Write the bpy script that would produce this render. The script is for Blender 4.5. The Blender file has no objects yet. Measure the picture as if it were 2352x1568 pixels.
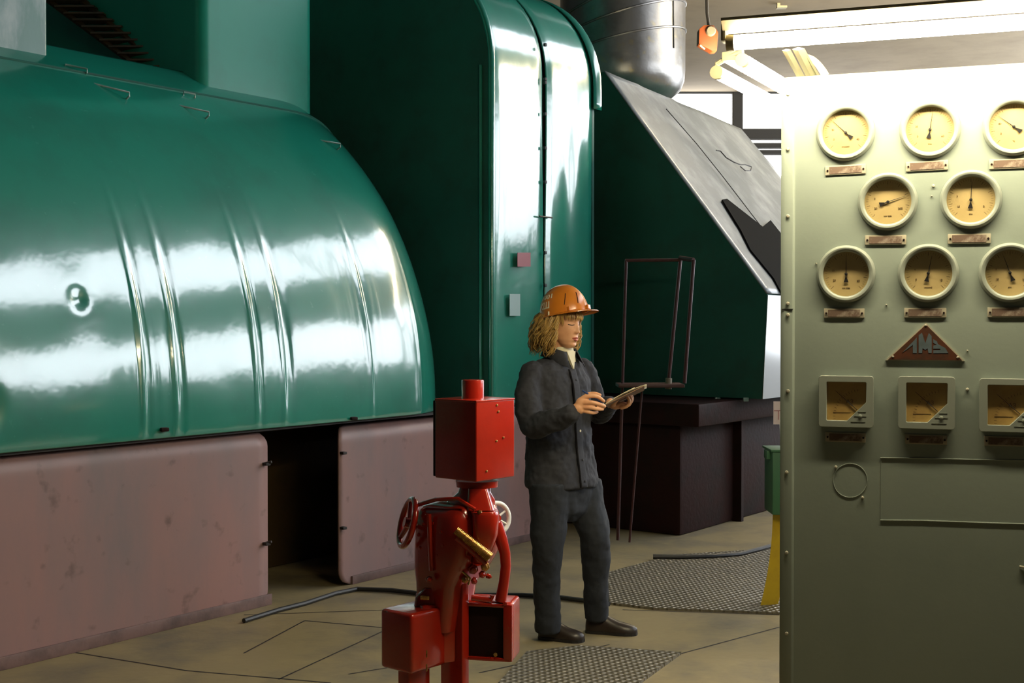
import bpy, bmesh, math, random
from mathutils import Vector, Matrix, noise
PI = math.pi
random.seed(7)
sc = bpy.context.scene
col = sc.collection
# ------------------------------------------------------------------ camera
W_, H_, F_ = 2352.0, 1568.0, 2900.0
CAM_H = 1.555
PITCH = math.atan(49.0/F_)
cam = bpy.data.cameras.new('camera'); camo = bpy.data.objects.new('camera', cam); col.objects.link(camo)
cam.sensor_width = 36.0; cam.lens = 36.0*F_/W_
camo.location = (0, 0, CAM_H); camo.rotation_euler = (PI/2-PITCH, 0, 0)
cam.clip_start = 0.05; cam.clip_end = 200
sc.camera = camo
# ------------------------------------------------------------------ world, exposure
SKY = (0.86, 0.92, 1.0)
wd = bpy.data.worlds.new('overcast_sky'); sc.world = wd; wd.use_nodes = True
wd.node_tree.nodes['Background'].inputs[0].default_value = (*SKY, 1)
wd.node_tree.nodes['Background'].inputs[1].default_value = 1.0
vs = sc.view_settings
vs.view_transform = 'Standard'; vs.look = 'None'; vs.gamma = 1.0; vs.use_curve_mapping = False
vs.exposure = 0.0
try:
    sc.cycles.use_denoising = True
    sc.cycles.max_bounces = 8
    sc.cycles.sample_clamp_indirect = 6.0
except Exception: pass
PANE_E = 6.3      # daylight behind the dusty panes of the right wall
BACK_E = 5.0      # the panes of the far wall
TUBE_E = 125.0     # fluorescent tubes

# ------------------------------------------------------------------ geometry helpers
CP, SP = math.cos(PITCH), math.sin(PITCH)
def P(px, py, Y):
    "the point at depth Y on the sight line of a pixel of the photograph"
    a = (px-W_/2)/F_; b = -(py-H_/2)/F_
    dy = CP + b*SP; dz = -SP + b*CP
    return Vector((a/dy*Y, Y, CAM_H + dz/dy*Y))
def PZ(px, py, z=0.0):
    a = (px-W_/2)/F_; b = -(py-H_/2)/F_
    dy = CP + b*SP; dz = -SP + b*CP
    Y = (z-CAM_H)*dy/dz
    return Vector((a/dy*Y, Y, z))
AX = math.radians(36.0); SA, CA = math.sin(AX), math.cos(AX)
def UV(u, v, z=0.0):
    "machine axes: u along the machine, v out of its side towards the aisle"
    return Vector((u*SA+v*CA, u*CA-v*SA, z))
def on_v(px, py, v):
    a = (px-W_/2)/F_; b = -(py-H_/2)/F_
    dy = CP + b*SP; dz = -SP + b*CP
    s = a/dy
    Y = v/(s*CA-SA); return Vector((s*Y, Y, CAM_H+dz/dy*Y))
def to_uvz(p): return (p.x*SA+p.y*CA, p.x*CA-p.y*SA, p.z)

class MB:
    def __init__(s): s.v = []; s.f = []
    def add(s, vs, fs):
        b = len(s.v); s.v += [Vector(p) for p in vs]; s.f += [tuple(i+b for i in f) for f in fs]; return s
    def hexa(s, p8):
        return s.add(p8, [(0,3,2,1),(4,5,6,7),(0,1,5,4),(1,2,6,5),(2,3,7,6),(3,0,4,7)])
    def box(s, c, d, M=None):
        c = Vector(c); x, y, z = d[0]/2, d[1]/2, d[2]/2
        p = [Vector(q) for q in ((-x,-y,-z),(x,-y,-z),(x,y,-z),(-x,y,-z),(-x,-y,z),(x,-y,z),(x,y,z),(-x,y,z))]
        if M is not None: p = [M.to_3x3() @ q for q in p]
        return s.hexa([c+q for q in p])
    def uvbox(s, u0, u1, v0, v1, z0, z1):
        return s.hexa([UV(u0,v1,z0),UV(u1,v1,z0),UV(u1,v0,z0),UV(u0,v0,z0),UV(u0,v1,z1),UV(u1,v1,z1),UV(u1,v0,z1),UV(u0,v0,z1)])
    def prism(s, poly, o, ex, ey, ez, cap=True):
        "polygon in the plane (ex, ey) at o, pushed along ez"
        o, ex, ey, ez = Vector(o), Vector(ex), Vector(ey), Vector(ez); n = len(poly)
        a = [o+ex*x+ey*y for x, y in poly]
        fs = [(i, (i+1) % n, (i+1) % n+n, i+n) for i in range(n)]
        if cap: fs += [tuple(range(n))[::-1], tuple(range(n, 2*n))]
        return s.add(a+[p+ez for p in a], fs)
    def tube(s, pts, r, n=10, closed=False, cap=True, flat=1.0):
        pts = [Vector(p) for p in pts]; m = len(pts)
        rs = r if isinstance(r, (list, tuple)) else [r]*m
        vs = []; fs = []; nrm = None
        for i, p in enumerate(pts):
            a = pts[(i-1) % m] if (i or closed) else p; b = pts[(i+1) % m] if (i < m-1 or closed) else p
            t = (b-a); t = t.normalized() if t.length > 1e-9 else Vector((0,0,1))
            if nrm is None:
                nrm = Vector((0,0,1)).cross(t)
                if nrm.length < .1: nrm = Vector((1,0,0)).cross(t)
                nrm.normalize()
            nrm = (nrm - t*nrm.dot(t)); nrm = nrm.normalized() if nrm.length > 1e-6 else t.orthogonal().normalized()
            bt = t.cross(nrm)
            for k in range(n):
                A = 2*PI*k/n; vs.append(p + (nrm*math.cos(A) + bt*math.sin(A)*flat)*rs[i])
        for i in range(m if closed else m-1):
            for k in range(n):
                j = (i+1) % m; fs.append((i*n+k, i*n+(k+1) % n, j*n+(k+1) % n, j*n+k))
        if cap and not closed:
            fs.append(tuple(range(n))[::-1]); fs.append(tuple(range((m-1)*n, m*n)))
        return s.add(vs, fs)
    def cyl(s, a, b, r, n=20): return s.tube([a, b], r, n)
    def lathe(s, prof, o, axis, n=40, ref=None, closed=False):
        "profile of (radius, height) about axis"
        o = Vector(o); ax = Vector(axis).normalized(); e1 = Vector(ref) if ref is not None else ax.orthogonal(); e1 = (e1-ax*e1.dot(ax)).normalized(); e2 = ax.cross(e1)
        vs = []; fs = []; m = len(prof)
        for r, h in prof:
            for k in range(n):
                A = 2*PI*k/n; vs.append(o+ax*h+(e1*math.cos(A)+e2*math.sin(A))*max(r, 1e-5))
        for i in range(m if closed else m-1):
            for k in range(n):
                j = (i+1) % m; fs.append((i*n+k, i*n+(k+1) % n, j*n+(k+1) % n, j*n+k))
        return s.add(vs, fs)
    def ell(s, c, r, M=None, n=16, m=10):
        c = Vector(c); vs = []; fs = []
        for i in range(1, m):
            for k in range(n):
                th = PI*i/m; ph = 2*PI*k/n
                q = Vector((r[0]*math.sin(th)*math.cos(ph), r[1]*math.sin(th)*math.sin(ph), r[2]*math.cos(th)))
                vs.append(c+(M @ q if M is not None else q))
        b = len(vs); q = Vector((0,0,r[2]))
        vs += [c+(M @ q if M is not None else q), c-(M @ q if M is not None else q)]
        for i in range(m-2):
            for k in range(n): fs.append((i*n+k, (i+1)*n+k, (i+1)*n+(k+1) % n, i*n+(k+1) % n))
        for k in range(n): fs.append((b, k, (k+1) % n)); fs.append((b+1, (m-2)*n+(k+1) % n, (m-2)*n+k))
        return s.add(vs, fs)
    def loft(s, rings, cap=True):
        n = len(rings[0]); vs = [p for r in rings for p in r]; fs = []
        for i in range(len(rings)-1):
            for k in range(n): fs.append((i*n+k, i*n+(k+1) % n, (i+1)*n+(k+1) % n, (i+1)*n+k))
        if cap: fs.append(tuple(range(n))[::-1]); fs.append(tuple(range((len(rings)-1)*n, len(rings)*n)))
        return s.add(vs, fs)
    def grid(s, rows):
        n = len(rows[0]); vs = [p for r in rows for p in r]; fs = []
        for i in range(len(rows)-1):
            for k in range(n-1): fs.append((i*n+k, i*n+k+1, (i+1)*n+k+1, (i+1)*n+k))
        return s.add(vs, fs)
    def build(s, name, mat, parent=None, smooth=False, bevel=0, seg=2, world=True, solid=0, remesh=0, smoothit=0, angle=40):
        me = bpy.data.meshes.new(name)
        M = Matrix.Identity(4)
        q = parent
        while q is not None and world:
            M = M @ q.matrix_basis if False else q.matrix_basis @ M; q = q.parent
        Mi = M.inverted() if (parent is not None and world) else Matrix.Identity(4)
        me.from_pydata([tuple(Mi @ v) for v in s.v], [], s.f)
        bm = bmesh.new(); bm.from_mesh(me); bmesh.ops.recalc_face_normals(bm, faces=bm.faces)
        if bevel:
            bmesh.ops.bevel(bm, geom=[e for e in bm.edges if len(e.link_faces) == 2 and e.calc_face_angle(0) > .5], offset=bevel, segments=seg, affect='EDGES', profile=.6, clamp_overlap=True)
        bm.to_mesh(me); bm.free()
        me.materials.append(mat)
        if smooth or bevel:
            me.polygons.foreach_set('use_smooth', [True]*len(me.polygons))
            if not remesh:
                try: me.set_sharp_from_angle(angle=math.radians(angle))
                except Exception: pass
        o = bpy.data.objects.new(name, me); col.objects.link(o)
        if parent is not None: o.parent = parent
        if solid:
            m = o.modifiers.new('solid', 'SOLIDIFY'); m.thickness = abs(solid); m.offset = -1 if solid > 0 else 1
        if remesh:
            m = o.modifiers.new('remesh', 'REMESH'); m.mode = 'VOXEL'; m.voxel_size = remesh; m.use_smooth_shade = True
            if smoothit:
                m = o.modifiers.new('smooth', 'SMOOTH'); m.factor = .6; m.iterations = smoothit
        return o
def tag(o, label=None, cat=None, group=None, kind=None):
    if label: o['label'] = label
    if cat: o['category'] = cat
    if group: o['group'] = group
    if kind: o['kind'] = kind
    return o
def thing(name, loc, label, cat, group=None, rz=0.0):
    o = bpy.data.objects.new(name, None); col.objects.link(o); o.empty_display_size = .1
    o.location = loc; o.rotation_euler = (0, 0, rz)
    o.matrix_basis = Matrix.Translation(Vector(loc)) @ Matrix.Rotation(rz, 4, 'Z')
    return tag(o, label, cat, group)

# ------------------------------------------------------------------ materials
def mat(name, c, rough=.5, cior=1.5, crough=.12, metal=0, c2=None, nscale=6, nmix=(.45, .7), bump=0, bscale=30, bdist=.01, coat=0, spec=.5, rough2=None, emit=None, es=0, sheen=0, stretch=None, fine=None):
    m = bpy.data.materials.new(name); m.use_nodes = True
    nt = m.node_tree; b = nt.nodes['Principled BSDF']; L = nt.links.new
    b.inputs['Base Color'].default_value = (*c, 1); b.inputs['Roughness'].default_value = rough
    b.inputs['Metallic'].default_value = metal; b.inputs['Specular IOR Level'].default_value = spec
    b.inputs['Coat Weight'].default_value = coat; b.inputs['Coat Roughness'].default_value = crough; b.inputs['Coat IOR'].default_value = cior
    if sheen: b.inputs['Sheen Weight'].default_value = sheen
    tc = nt.nodes.new('ShaderNodeTexCoord'); src = tc.outputs['Object']
    if stretch:
        mp = nt.nodes.new('ShaderNodeMapping'); mp.inputs['Scale'].default_value = stretch; L(src, mp.inputs[0]); src = mp.outputs[0]
    if c2 is not None:
        n = nt.nodes.new('ShaderNodeTexNoise'); n.inputs['Scale'].default_value = nscale; n.inputs['Detail'].default_value = 7; n.inputs['Roughness'].default_value = .62
        L(src, n.inputs['Vector'])
        r = nt.nodes.new('ShaderNodeMapRange'); r.inputs[1].default_value = nmix[0]; r.inputs[2].default_value = nmix[1]
        L(n.outputs['Fac'], r.inputs[0])
        x = nt.nodes.new('ShaderNodeMix'); x.data_type = 'RGBA'; x.inputs[6].default_value = (*c, 1); x.inputs[7].default_value = (*c2, 1)
        L(r.outputs[0], x.inputs[0]); out = x.outputs[2]
        if fine:
            n3 = nt.nodes.new('ShaderNodeTexNoise'); n3.inputs['Scale'].default_value = fine[0]; n3.inputs['Detail'].default_value = 4; L(tc.outputs['Object'], n3.inputs['Vector'])
            r3 = nt.nodes.new('ShaderNodeMapRange'); r3.inputs[1].default_value = fine[2]; r3.inputs[2].default_value = fine[3]; L(n3.outputs['Fac'], r3.inputs[0])
            x3 = nt.nodes.new('ShaderNodeMix'); x3.data_type = 'RGBA'; L(r3.outputs[0], x3.inputs[0]); L(out, x3.inputs[6]); x3.inputs[7].default_value = (*fine[1], 1); out = x3.outputs[2]
        L(out, b.inputs['Base Color'])
        if rough2 is not None:
            q = nt.nodes.new('ShaderNodeMapRange'); q.inputs[3].default_value = rough; q.inputs[4].default_value = rough2; L(r.outputs[0], q.inputs[0]); L(q.outputs[0], b.inputs['Roughness'])
    if bump:
        n2 = nt.nodes.new('ShaderNodeTexNoise'); n2.inputs['Scale'].default_value = bscale; n2.inputs['Detail'].default_value = 4
        L(src, n2.inputs['Vector'])
        bp = nt.nodes.new('ShaderNodeBump'); bp.inputs['Strength'].default_value = bump; bp.inputs['Distance'].default_value = bdist
        L(n2.outputs['Fac'], bp.inputs['Height']); L(bp.outputs[0], b.inputs['Normal'])
        if coat: L(bp.outputs[0], b.inputs['Coat Normal'])
    if emit: b.inputs['Emission Color'].default_value = (*emit, 1); b.inputs['Emission Strength'].default_value = es
    return m
def mat_clear(name, tint=(1,1,1), rough=.02, fac=.06):
    m = bpy.data.materials.new(name); m.use_nodes = True; nt = m.node_tree; nt.nodes.clear(); L = nt.links.new
    o = nt.nodes.new('ShaderNodeOutputMaterial'); t = nt.nodes.new('ShaderNodeBsdfTransparent'); g = nt.nodes.new('ShaderNodeBsdfGlossy'); x = nt.nodes.new('ShaderNodeMixShader')
    t.inputs[0].default_value = (*tint, 1); g.inputs['Roughness'].default_value = rough; x.inputs[0].default_value = fac
    L(t.outputs[0], x.inputs[1]); L(g.outputs[0], x.inputs[2]); L(x.outputs[0], o.inputs[0]); return m
def mat_emit(name, c, s, c2=None, scale=1.2):
    m = bpy.data.materials.new(name); m.use_nodes = True; nt = m.node_tree; b = nt.nodes['Principled BSDF']
    b.inputs['Base Color'].default_value = (.7, .7, .7, 1); b.inputs['Roughness'].default_value = .4
    b.inputs['Emission Color'].default_value = (*c, 1); b.inputs['Emission Strength'].default_value = s
    return m

GREEN = mat('glossy_green_paint', (.009,.215,.150), .30, cior=2.1, crough=.13, c2=(.013,.170,.120), nscale=2.2, bump=.08, bscale=2.6, bdist=.05, coat=1, spec=.5, fine=(26,(.045,.27,.20),.68,.80))
GREEN_D = mat('shade_darkened_green_paint', (.018,.105,.082), .45, c2=(.022,.075,.06), nscale=3, bump=.1, bscale=4, bdist=.03, spec=.35)  # shade put into the green, for faces turned from the windows
GREEN_B = mat('satin_green_paint', (.009,.235,.165), .35, c2=(.013,.19,.135), nscale=2.2, coat=.35, spec=.4)
GREEN_S = mat('pale_green_sheet_painted_glare', (.10,.20,.18), .3, c2=(.30,.36,.36), nscale=5, bump=.25, bscale=7, bdist=.02, coat=.4, stretch=(1,1,.35))  # pale tone stands in for window reflection on the left upper duct
SLOPE = mat('glare_paled_grey_green_sheet', (.17,.19,.20), .36, c2=(.30,.32,.335), nscale=5, bump=.2, bscale=6, bdist=.02, coat=.3, stretch=(1,1,.4))  # reflected window light is put into the slope's pale colour
PINK = mat('faded_pink_paint', (.30,.165,.150), .42, c2=(.205,.150,.148), nscale=1.6, nmix=(.4,.65), bump=.12, bscale=5, bdist=.01, stretch=(1,1,.3), fine=(9,(.10,.06,.05),.62,.82), rough2=.55)
PINK_D = mat('stained_pink_kick_plate', (.17,.10,.09), .5, c2=(.08,.05,.045), nscale=6, bump=.2)
DARK = mat('dark_painted_steel', (.014,.012,.012), .6, c2=(.03,.018,.014), nscale=6)
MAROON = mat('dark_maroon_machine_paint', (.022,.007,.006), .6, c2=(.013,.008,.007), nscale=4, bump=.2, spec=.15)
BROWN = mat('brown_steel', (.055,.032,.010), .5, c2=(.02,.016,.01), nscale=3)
RUSTRED = mat('dark_red_rail_paint', (.05,.010,.009), .45, c2=(.05,.02,.02), nscale=20)
RED = mat('glossy_red_paint', (.36,.016,.006), .22, c2=(.30,.013,.005), nscale=5, bump=.16, bscale=60, bdist=.002, coat=.6, fine=(40,(.55,.25,.05),.78,.84))
GOLD = mat('greasy_thread', (.55,.33,.10), .25, metal=.7, c2=(.25,.06,.02), nscale=60)
FLOORM = mat('worn_plate_floor', (.26,.205,.105), .55, c2=(.14,.12,.085), nscale=2.2, bump=.25, bscale=24, bdist=.006, fine=(5,(.30,.24,.12),.55,.8))
WALLM = mat('dusty_plaster', (.045,.043,.04), .8, c2=(.03,.029,.026), nscale=2)
CEILM = mat('dusty_tan_ceiling', (.44,.36,.25), .8, c2=(.36,.29,.20), nscale=1.5, bump=.1)
FRAMEM = mat('grey_window_bars', (.10,.10,.10), .6)
PANEM = mat_emit('dusty_lit_pane', SKY, PANE_E); PANEB = mat_emit('bright_far_pane', (1,1,1), BACK_E)
ALU = mat('dented_aluminium_cladding', (.36,.35,.34), .34, metal=.85, c2=(.22,.21,.19), nscale=3, bump=.3, bscale=4, bdist=.03, fine=(12,(.45,.38,.24),.6,.8))
PANELM = mat('pale_green_panel_paint', (.315,.37,.325), .45, c2=(.285,.34,.30), nscale=3, bump=.25, bscale=70, bdist=.0012, coat=.1)
BEZEL = mat('pale_green_bezel_paint', (.32,.355,.31), .35, bump=.2, bscale=80, bdist=.001, coat=.2)
DIAL = mat('yellowed_dial_paper', (.62,.47,.215), .6, c2=(.54,.40,.17), nscale=8)
DIAL2 = mat('amber_dial_paper', (.62,.40,.12), .6, c2=(.50,.31,.09), nscale=14)
BLACK = mat('black_paint', (.012,.010,.010), .5)
INK = mat('brown_dial_ink', (.16,.10,.04), .7)
GLASS = mat_clear('instrument_glass')
PLATE = mat('rusted_name_plate', (.16,.105,.078), .6, c2=(.38,.32,.26), nscale=30, nmix=(.5,.66))
PLATE2 = mat('rust_brown_enamel', (.10,.030,.012), .5, c2=(.05,.025,.015), nscale=30)
PLATEF = mat('cream_plate_edge', (.46,.42,.32), .5)
BLUEG = mat('blue_grey_enamel', (.10,.135,.165), .5, c2=(.08,.11,.12), nscale=40)
BOLTM = mat('pale_screw_head', (.55,.52,.42), .4)
TUBEM = mat_emit('lit_fluorescent_tube', (1.0,.86,.56), TUBE_E); TUBEB = mat_emit('added_bay_tube', (1.0,.84,.55), 190)  # the bay tube belongs to the added unseen lamp
FIXM = mat('cream_lamp_housing', (.62,.55,.36), .45)
ORANGEB = mat('faded_orange_paint', (.22,.05,.012), .5)
GREYD = mat('grey_disc', (.16,.14,.10), .5)
YELLOW = mat('yellow_paint', (.50,.33,.008), .45, c2=(.42,.27,.01), nscale=12)
GREENB = mat('mid_green_machine_paint', (.03,.12,.055), .5)
TREAD = None
SKIN = mat('skin', (.66,.34,.18), .5, c2=(.60,.28,.14), nscale=20)
HAIRM = mat('blond_hair', (.42,.26,.075), .45, c2=(.20,.10,.03), nscale=30)
JACK = mat('charcoal_cotton', (.024,.025,.033), .85, c2=(.016,.016,.023), nscale=60, bump=.3, bscale=200, bdist=.001)
TROU = mat('dark_blue_grey_cotton', (.015,.018,.026), .85, c2=(.010,.013,.019), nscale=60, bump=.3, bscale=160, bdist=.001)
SHOE = mat('dark_brown_leather', (.022,.014,.010), .4)
SHIRT = mat('cream_knit', (.66,.60,.42), .8)
HELM = mat('orange_helmet_plastic', (.60,.19,.018), .28, c2=(.55,.16,.015), nscale=8, coat=.3)
WHITEP = mat('white_lettering', (.72,.66,.50), .6)
LIP = mat('lips', (.42,.085,.05), .45); BROWM = mat('eyebrow', (.24,.13,.05), .8); LASH = mat('lashes', (.03,.015,.01), .8)
PAPER = mat('paper', (.78,.70,.50), .7); BOARD = mat('brown_board', (.16,.08,.035), .6); PEN = mat('blue_pen', (.02,.05,.16), .3)
WHITEM = mat('white_wheel_paint', (.72,.76,.80), .35)
SHADOWM = mat('opening_shade', (.008,.008,.008), .9, spec=.05)
RUBBER = mat('black_rubber', (.02,.02,.02), .5)
TAPE = mat('pale_tape', (.30,.42,.42), .5); REDMARK = mat('red_stain', (.30,.10,.12), .5)

def tread_material():
    m = bpy.data.materials.new('diamond_tread_steel'); m.use_nodes = True; nt = m.node_tree; b = nt.nodes['Principled BSDF']; L = nt.links.new
    tc = nt.nodes.new('ShaderNodeTexCoord')
    outs = []
    for ang in (45, -45):
        mp = nt.nodes.new('ShaderNodeMapping'); mp.inputs['Rotation'].default_value = (0, 0, math.radians(ang)); mp.inputs['Scale'].default_value = (1, 1, 1)
        w = nt.nodes.new('ShaderNodeTexWave'); w.inputs['Scale'].default_value = 9.0; w.inputs['Distortion'].default_value = 0
        L(tc.outputs['Object'], mp.inputs[0]); L(mp.outputs[0], w.inputs[0]); outs.append(w.outputs['Fac'])
    mx = nt.nodes.new('ShaderNodeMath'); mx.operation = 'MULTIPLY'; L(outs[0], mx.inputs[0]); L(outs[1], mx.inputs[1])
    bp = nt.nodes.new('ShaderNodeBump'); bp.inputs['Strength'].default_value = 1; bp.inputs['Distance'].default_value = .012
    L(mx.outputs[0], bp.inputs['Height']); L(bp.outputs[0], b.inputs['Normal'])
    n = nt.nodes.new('ShaderNodeTexNoise'); n.inputs['Scale'].default_value = 3; L(tc.outputs['Object'], n.inputs['Vector'])
    x = nt.nodes.new('ShaderNodeMix'); x.data_type = 'RGBA'; x.inputs[6].default_value = (.13,.115,.085,1); x.inputs[7].default_value = (.19,.165,.115,1); L(n.outputs['Fac'], x.inputs[0]); L(x.outputs[2], b.inputs['Base Color'])
    b.inputs['Roughness'].default_value = .4; b.inputs['Metallic'].default_value = .2
    return m
TREAD = tread_material()
# ------------------------------------------------------------------ the hall
def struct(mb, name, m, **k):
    o = mb.build(name, m, **k); o['kind'] = 'structure'; return o
XR, YB, YF, XL, ZC = 8.0, 18.0, -5.0, -9.0, 9.6
struct(MB().box(((XR+XL)/2,(YB+YF)/2,-.1), (XR-XL+.4,YB-YF+.4,.2)), 'floor', FLOORM)
struct(MB().box(((XR+XL)/2,(YB+YF)/2,ZC+.1), (XR-XL+.4,YB-YF+.4,.2)), 'ceiling', WALLM)
struct(MB().box((XL-.1,(YB+YF)/2,ZC/2), (.2,YB-YF,ZC)), 'wall_left', WALLM)
struct(MB().box(((XR+XL)/2,YF-.1,ZC/2), (XR-XL+.4,.2,ZC)), 'wall_front', WALLM)
# low ceiling of the bay beyond the panel
struct(MB().box(((XR-.6)/2,(12.3+YB)/2,4.9), (XR+.6,YB-12.3,.2)), 'ceiling_bay', CEILM)
def wall_with_holes(name, axis, at, a0, a1, holes, th=.2):
    "axis 'x': wall in the plane x=at spanning y; holes (a0,a1,z0,z1) sorted and not overlapping in a"
    mb = MB()
    def bx(p0, p1, z0, z1):
        if p1-p0 < 1e-4 or z1-z0 < 1e-4: return
        if axis == 'x': mb.box((at+th/2,(p0+p1)/2,(z0+z1)/2), (th,p1-p0,z1-z0))
        else: mb.box(((p0+p1)/2,at+th/2,(z0+z1)/2), (p1-p0,th,z1-z0))
    cols = sorted({(h[0],h[1]) for h in holes}); cur = a0
    for c0, c1 in cols:
        bx(cur, c0, 0, ZC); z = 0
        for h in sorted([h for h in holes if (h[0],h[1]) == (c0,c1)], key=lambda h: h[2]):
            bx(c0, c1, z, h[2]); z = h[3]
        bx(c0, c1, z, ZC); cur = c1
    bx(cur, a1, 0, ZC)
    return struct(mb, name, WALLM)
wr = [(4.3,10.6,2.5,4.5),(10.8,12.6,2.2,5.25),(12.7,17.4,.8,5.25)]
hi = [(4.3,10.6,6.7,9.3),(10.8,12.6,6.7,9.3),(12.7,17.4,6.7,9.3)]
wall_with_holes('wall_right', 'x', XR, YF, YB, wr+hi)
def window(n, axis, at, h, nx, nz, pane, bar=.05):
    a0, a1, z0, z1 = h
    def pt(a, z, d): return (at+d, a, z) if axis == 'x' else (a, at+d, z)
    def size(da, dz, d): return (d, da, dz) if axis == 'x' else (da, d, dz)
    fr = MB()
    for i in range(nx+1): fr.box(pt(a0+(a1-a0)*i/nx, (z0+z1)/2, .05), size(bar if 0 < i < nx else bar*1.6, z1-z0, .07))
    for i in range(nz+1): fr.box(pt((a0+a1)/2, z0+(z1-z0)*i/nz, .05), size(a1-a0, bar if 0 < i < nz else bar*1.6, .06))
    f = struct(fr, 'window_%d' % n, FRAMEM)
    g = MB().box(pt((a0+a1)/2, (z0+z1)/2, .1), size(a1-a0, z1-z0, .008)).build('pane', pane, f, world=False)
    return f
for i, h in enumerate(wr): window(i+1, 'x', XR, h, 2, 1, PANEM, .03)
for i, h in enumerate(hi): window(i+4, 'x', XR, h, 2, 1, PANEM, .03)
# far windows, seen between the duct and the panel
bz = [P(1600,212,YB).z, P(1600,297,YB).z, P(1600,318,YB).z, P(1600,330,YB).z, P(1600,338,YB).z, P(1600,346,YB).z, P(1600,353,YB).z, P(1600,440,YB).z]
bx0, bxm, bx1 = P(1500,250,YB).x, P(1695,250,YB).x, P(2050,250,YB).x
holes = [(bx0, bxm-.06, bz[1], bz[0]), (bxm+.06, bx1, bz[1], bz[0]), (bxm+.06, bx1, bz[3], bz[2]), (bxm+.06, bx1, bz[5], bz[4]), (bxm+.06, bx1, bz[7], bz[6])]
wall_with_holes('wall_back', 'y', YB, XL, XR, holes)
for i, h in enumerate(holes): window(i+7, 'y', YB, h, 1, 1, PANEB, .02)

# ------------------------------------------------------------------ floor plates, seams, cable
def floor_poly(name, pix, m, z1, label, cat, group=None, kind=None):
    pts = [PZ(x, y) for x, y in pix]; mb = MB()
    o = mb.prism([(p.x, p.y) for p in pts], (0,0,0), (1,0,0), (0,1,0), (0,0,z1)).build(name, m)
    return tag(o, label, cat, group, kind)
floor_poly('tread_plate', [(1395,1318),(1545,1277),(1790,1262),(1900,1262),(1900,1412),(1790,1411),(1500,1400),(1400,1388)], TREAD, .012, 'wide diamond tread plate on the floor behind the person, left of the yellow leg', 'floor plate')
floor_poly('tread_plate', [(1210,1500),(1330,1487),(1565,1502),(1430,1600),(1120,1600)], TREAD, .012, 'diamond tread plate at the bottom edge, in front of the person\'s shoes', 'floor plate')
def seam(pix, w=.006):
    pts = [PZ(x, y)+Vector((0,0,.001)) for x, y in pix]; return pts
gr = MB()
for pix in ([(560,1412),(900,1400)], [(0,1470),(430,1540),(760,1568)], [(1220,1367),(1400,1388)], [(1430,1400),(1790,1412)], [(1300,1490),(1560,1502)], [(1560,1502),(1790,1440)], [(700,1425),(1090,1460)], [(700,1425),(560,1500)], [(1100,1545),(1400,1480)], [(800,1548),(1090,1500)], [(640,1560),(900,1440)]):
    pts = seam(pix); d = (pts[-1]-pts[0]).normalized(); s = Vector((-d.y, d.x, 0))*.005
    for a, b in zip(pts, pts[1:]): gr.add([a-s, b-s, b+s, a+s], [(0,1,2,3)])
struct(gr, 'trim_1', DARK)
cb = [PZ(x, y, .014) for x, y in [(560,1425),(640,1400),(700,1385),(770,1362),(820,1352),(900,1355),(960,1362),(1060,1366),(1200,1366),(1290,1372),(1400,1386)]]
tag(MB().tube(cb, .013, 8).build('cable', RUBBER, smooth=True), 'black cable lying on the floor along the pink skirting, running behind the red actuator', 'cable')
cb = [PZ(x, y, .022) for x, y in [(1500,1278),(1560,1279),(1640,1277),(1700,1272),(1740,1262),(1790,1248)]]
tag(MB().tube(cb, .016, 8).build('hose', RUBBER, smooth=True), 'thin dark hose on the floor at the far edge of the wide tread plate', 'hose')

# ------------------------------------------------------------------ pink skirting boxes under the green hood
VP = -5.12
def round_plate(u0, u1, z0, z1, v, left_r, right_r, name, parent, top_bend=True):
    "sheet with bent-in top edge and rounded corners, built as a grid over (u,z)"
    rows = []; nu, nz = 60, 40
    for j in range(nz+1):
        t = j/nz; z = z0+(z1-z0)*t; row = []
        for i in range(nu+1):
            s = i/nu; u = u0+(u1-u0)*s
            def cut(zz, r):
                d = 0
                if zz > z1-r: q = (zz-(z1-r))/r; d = r*(1-math.sqrt(max(0,1-q*q)))
                if zz < z0+r: q = ((z0+r)-zz)/r; d = max(d, r*(1-math.sqrt(max(0,1-q*q))))
                return d
            ul = u0+cut(z, left_r) if left_r else u0; ur = u1-cut(z, right_r) if right_r else u1
            u = ul+(ur-ul)*s
            vv = v
            if top_bend and z > z1-.10: q = (z-(z1-.10))/.10; vv = v-.10*(1-math.sqrt(max(0,1-q*q*.96)))
            row.append(UV(u, vv, z))
        rows.append(row)
    return MB().grid(rows).build(name, PINK, parent, smooth=True, solid=.012)
ul1 = to_uvz(on_v(615,1200,VP))[0]; ur0 = to_uvz(on_v(779,1200,VP))[0]; ur1 = to_uvz(on_v(1262,1200,VP))[0]
sk = thing('pink_skirting', UV(3.2,VP,0), 'large faded pink steel skirting panel at bottom left under the green hood', 'panel')
round_plate(.5, ul1, .0, .965, VP, 0, .09, 'face_sheet', sk)
MB().uvbox(ul1-.14, ul1-.05, VP-1.2, VP-.06, .02, .9).build('side_sheet', BROWN, sk)
MB().uvbox(.5, ul1+.02, VP-.01, VP+.012, 0, .06).build('kick_plate', PINK_D, sk, bevel=.004)
for y in (1065,1248):
    p = on_v(610, y, VP+.01)
    MB().box(p, (.05,.03,.016), Matrix.Rotation(-.7,3,'Z')).tube([p+Vector((-.01,0,0)), p+Vector((.035,-.01,.012))], .008, 8).build('latch', DARK, sk, bevel=.003)
sk2 = thing('pink_skirting', UV(6.2,VP,0), 'smaller faded pink steel skirting panel behind the red actuator, right of the dark gap', 'panel')
round_plate(ur0, ur1, .0, .945, VP, .10, 0, 'face_sheet', sk2)
MB().uvbox(ur0+.1, ur1, VP-.01, VP+.012, 0, .05).build('kick_plate', PINK_D, sk2, bevel=.004)
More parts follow.
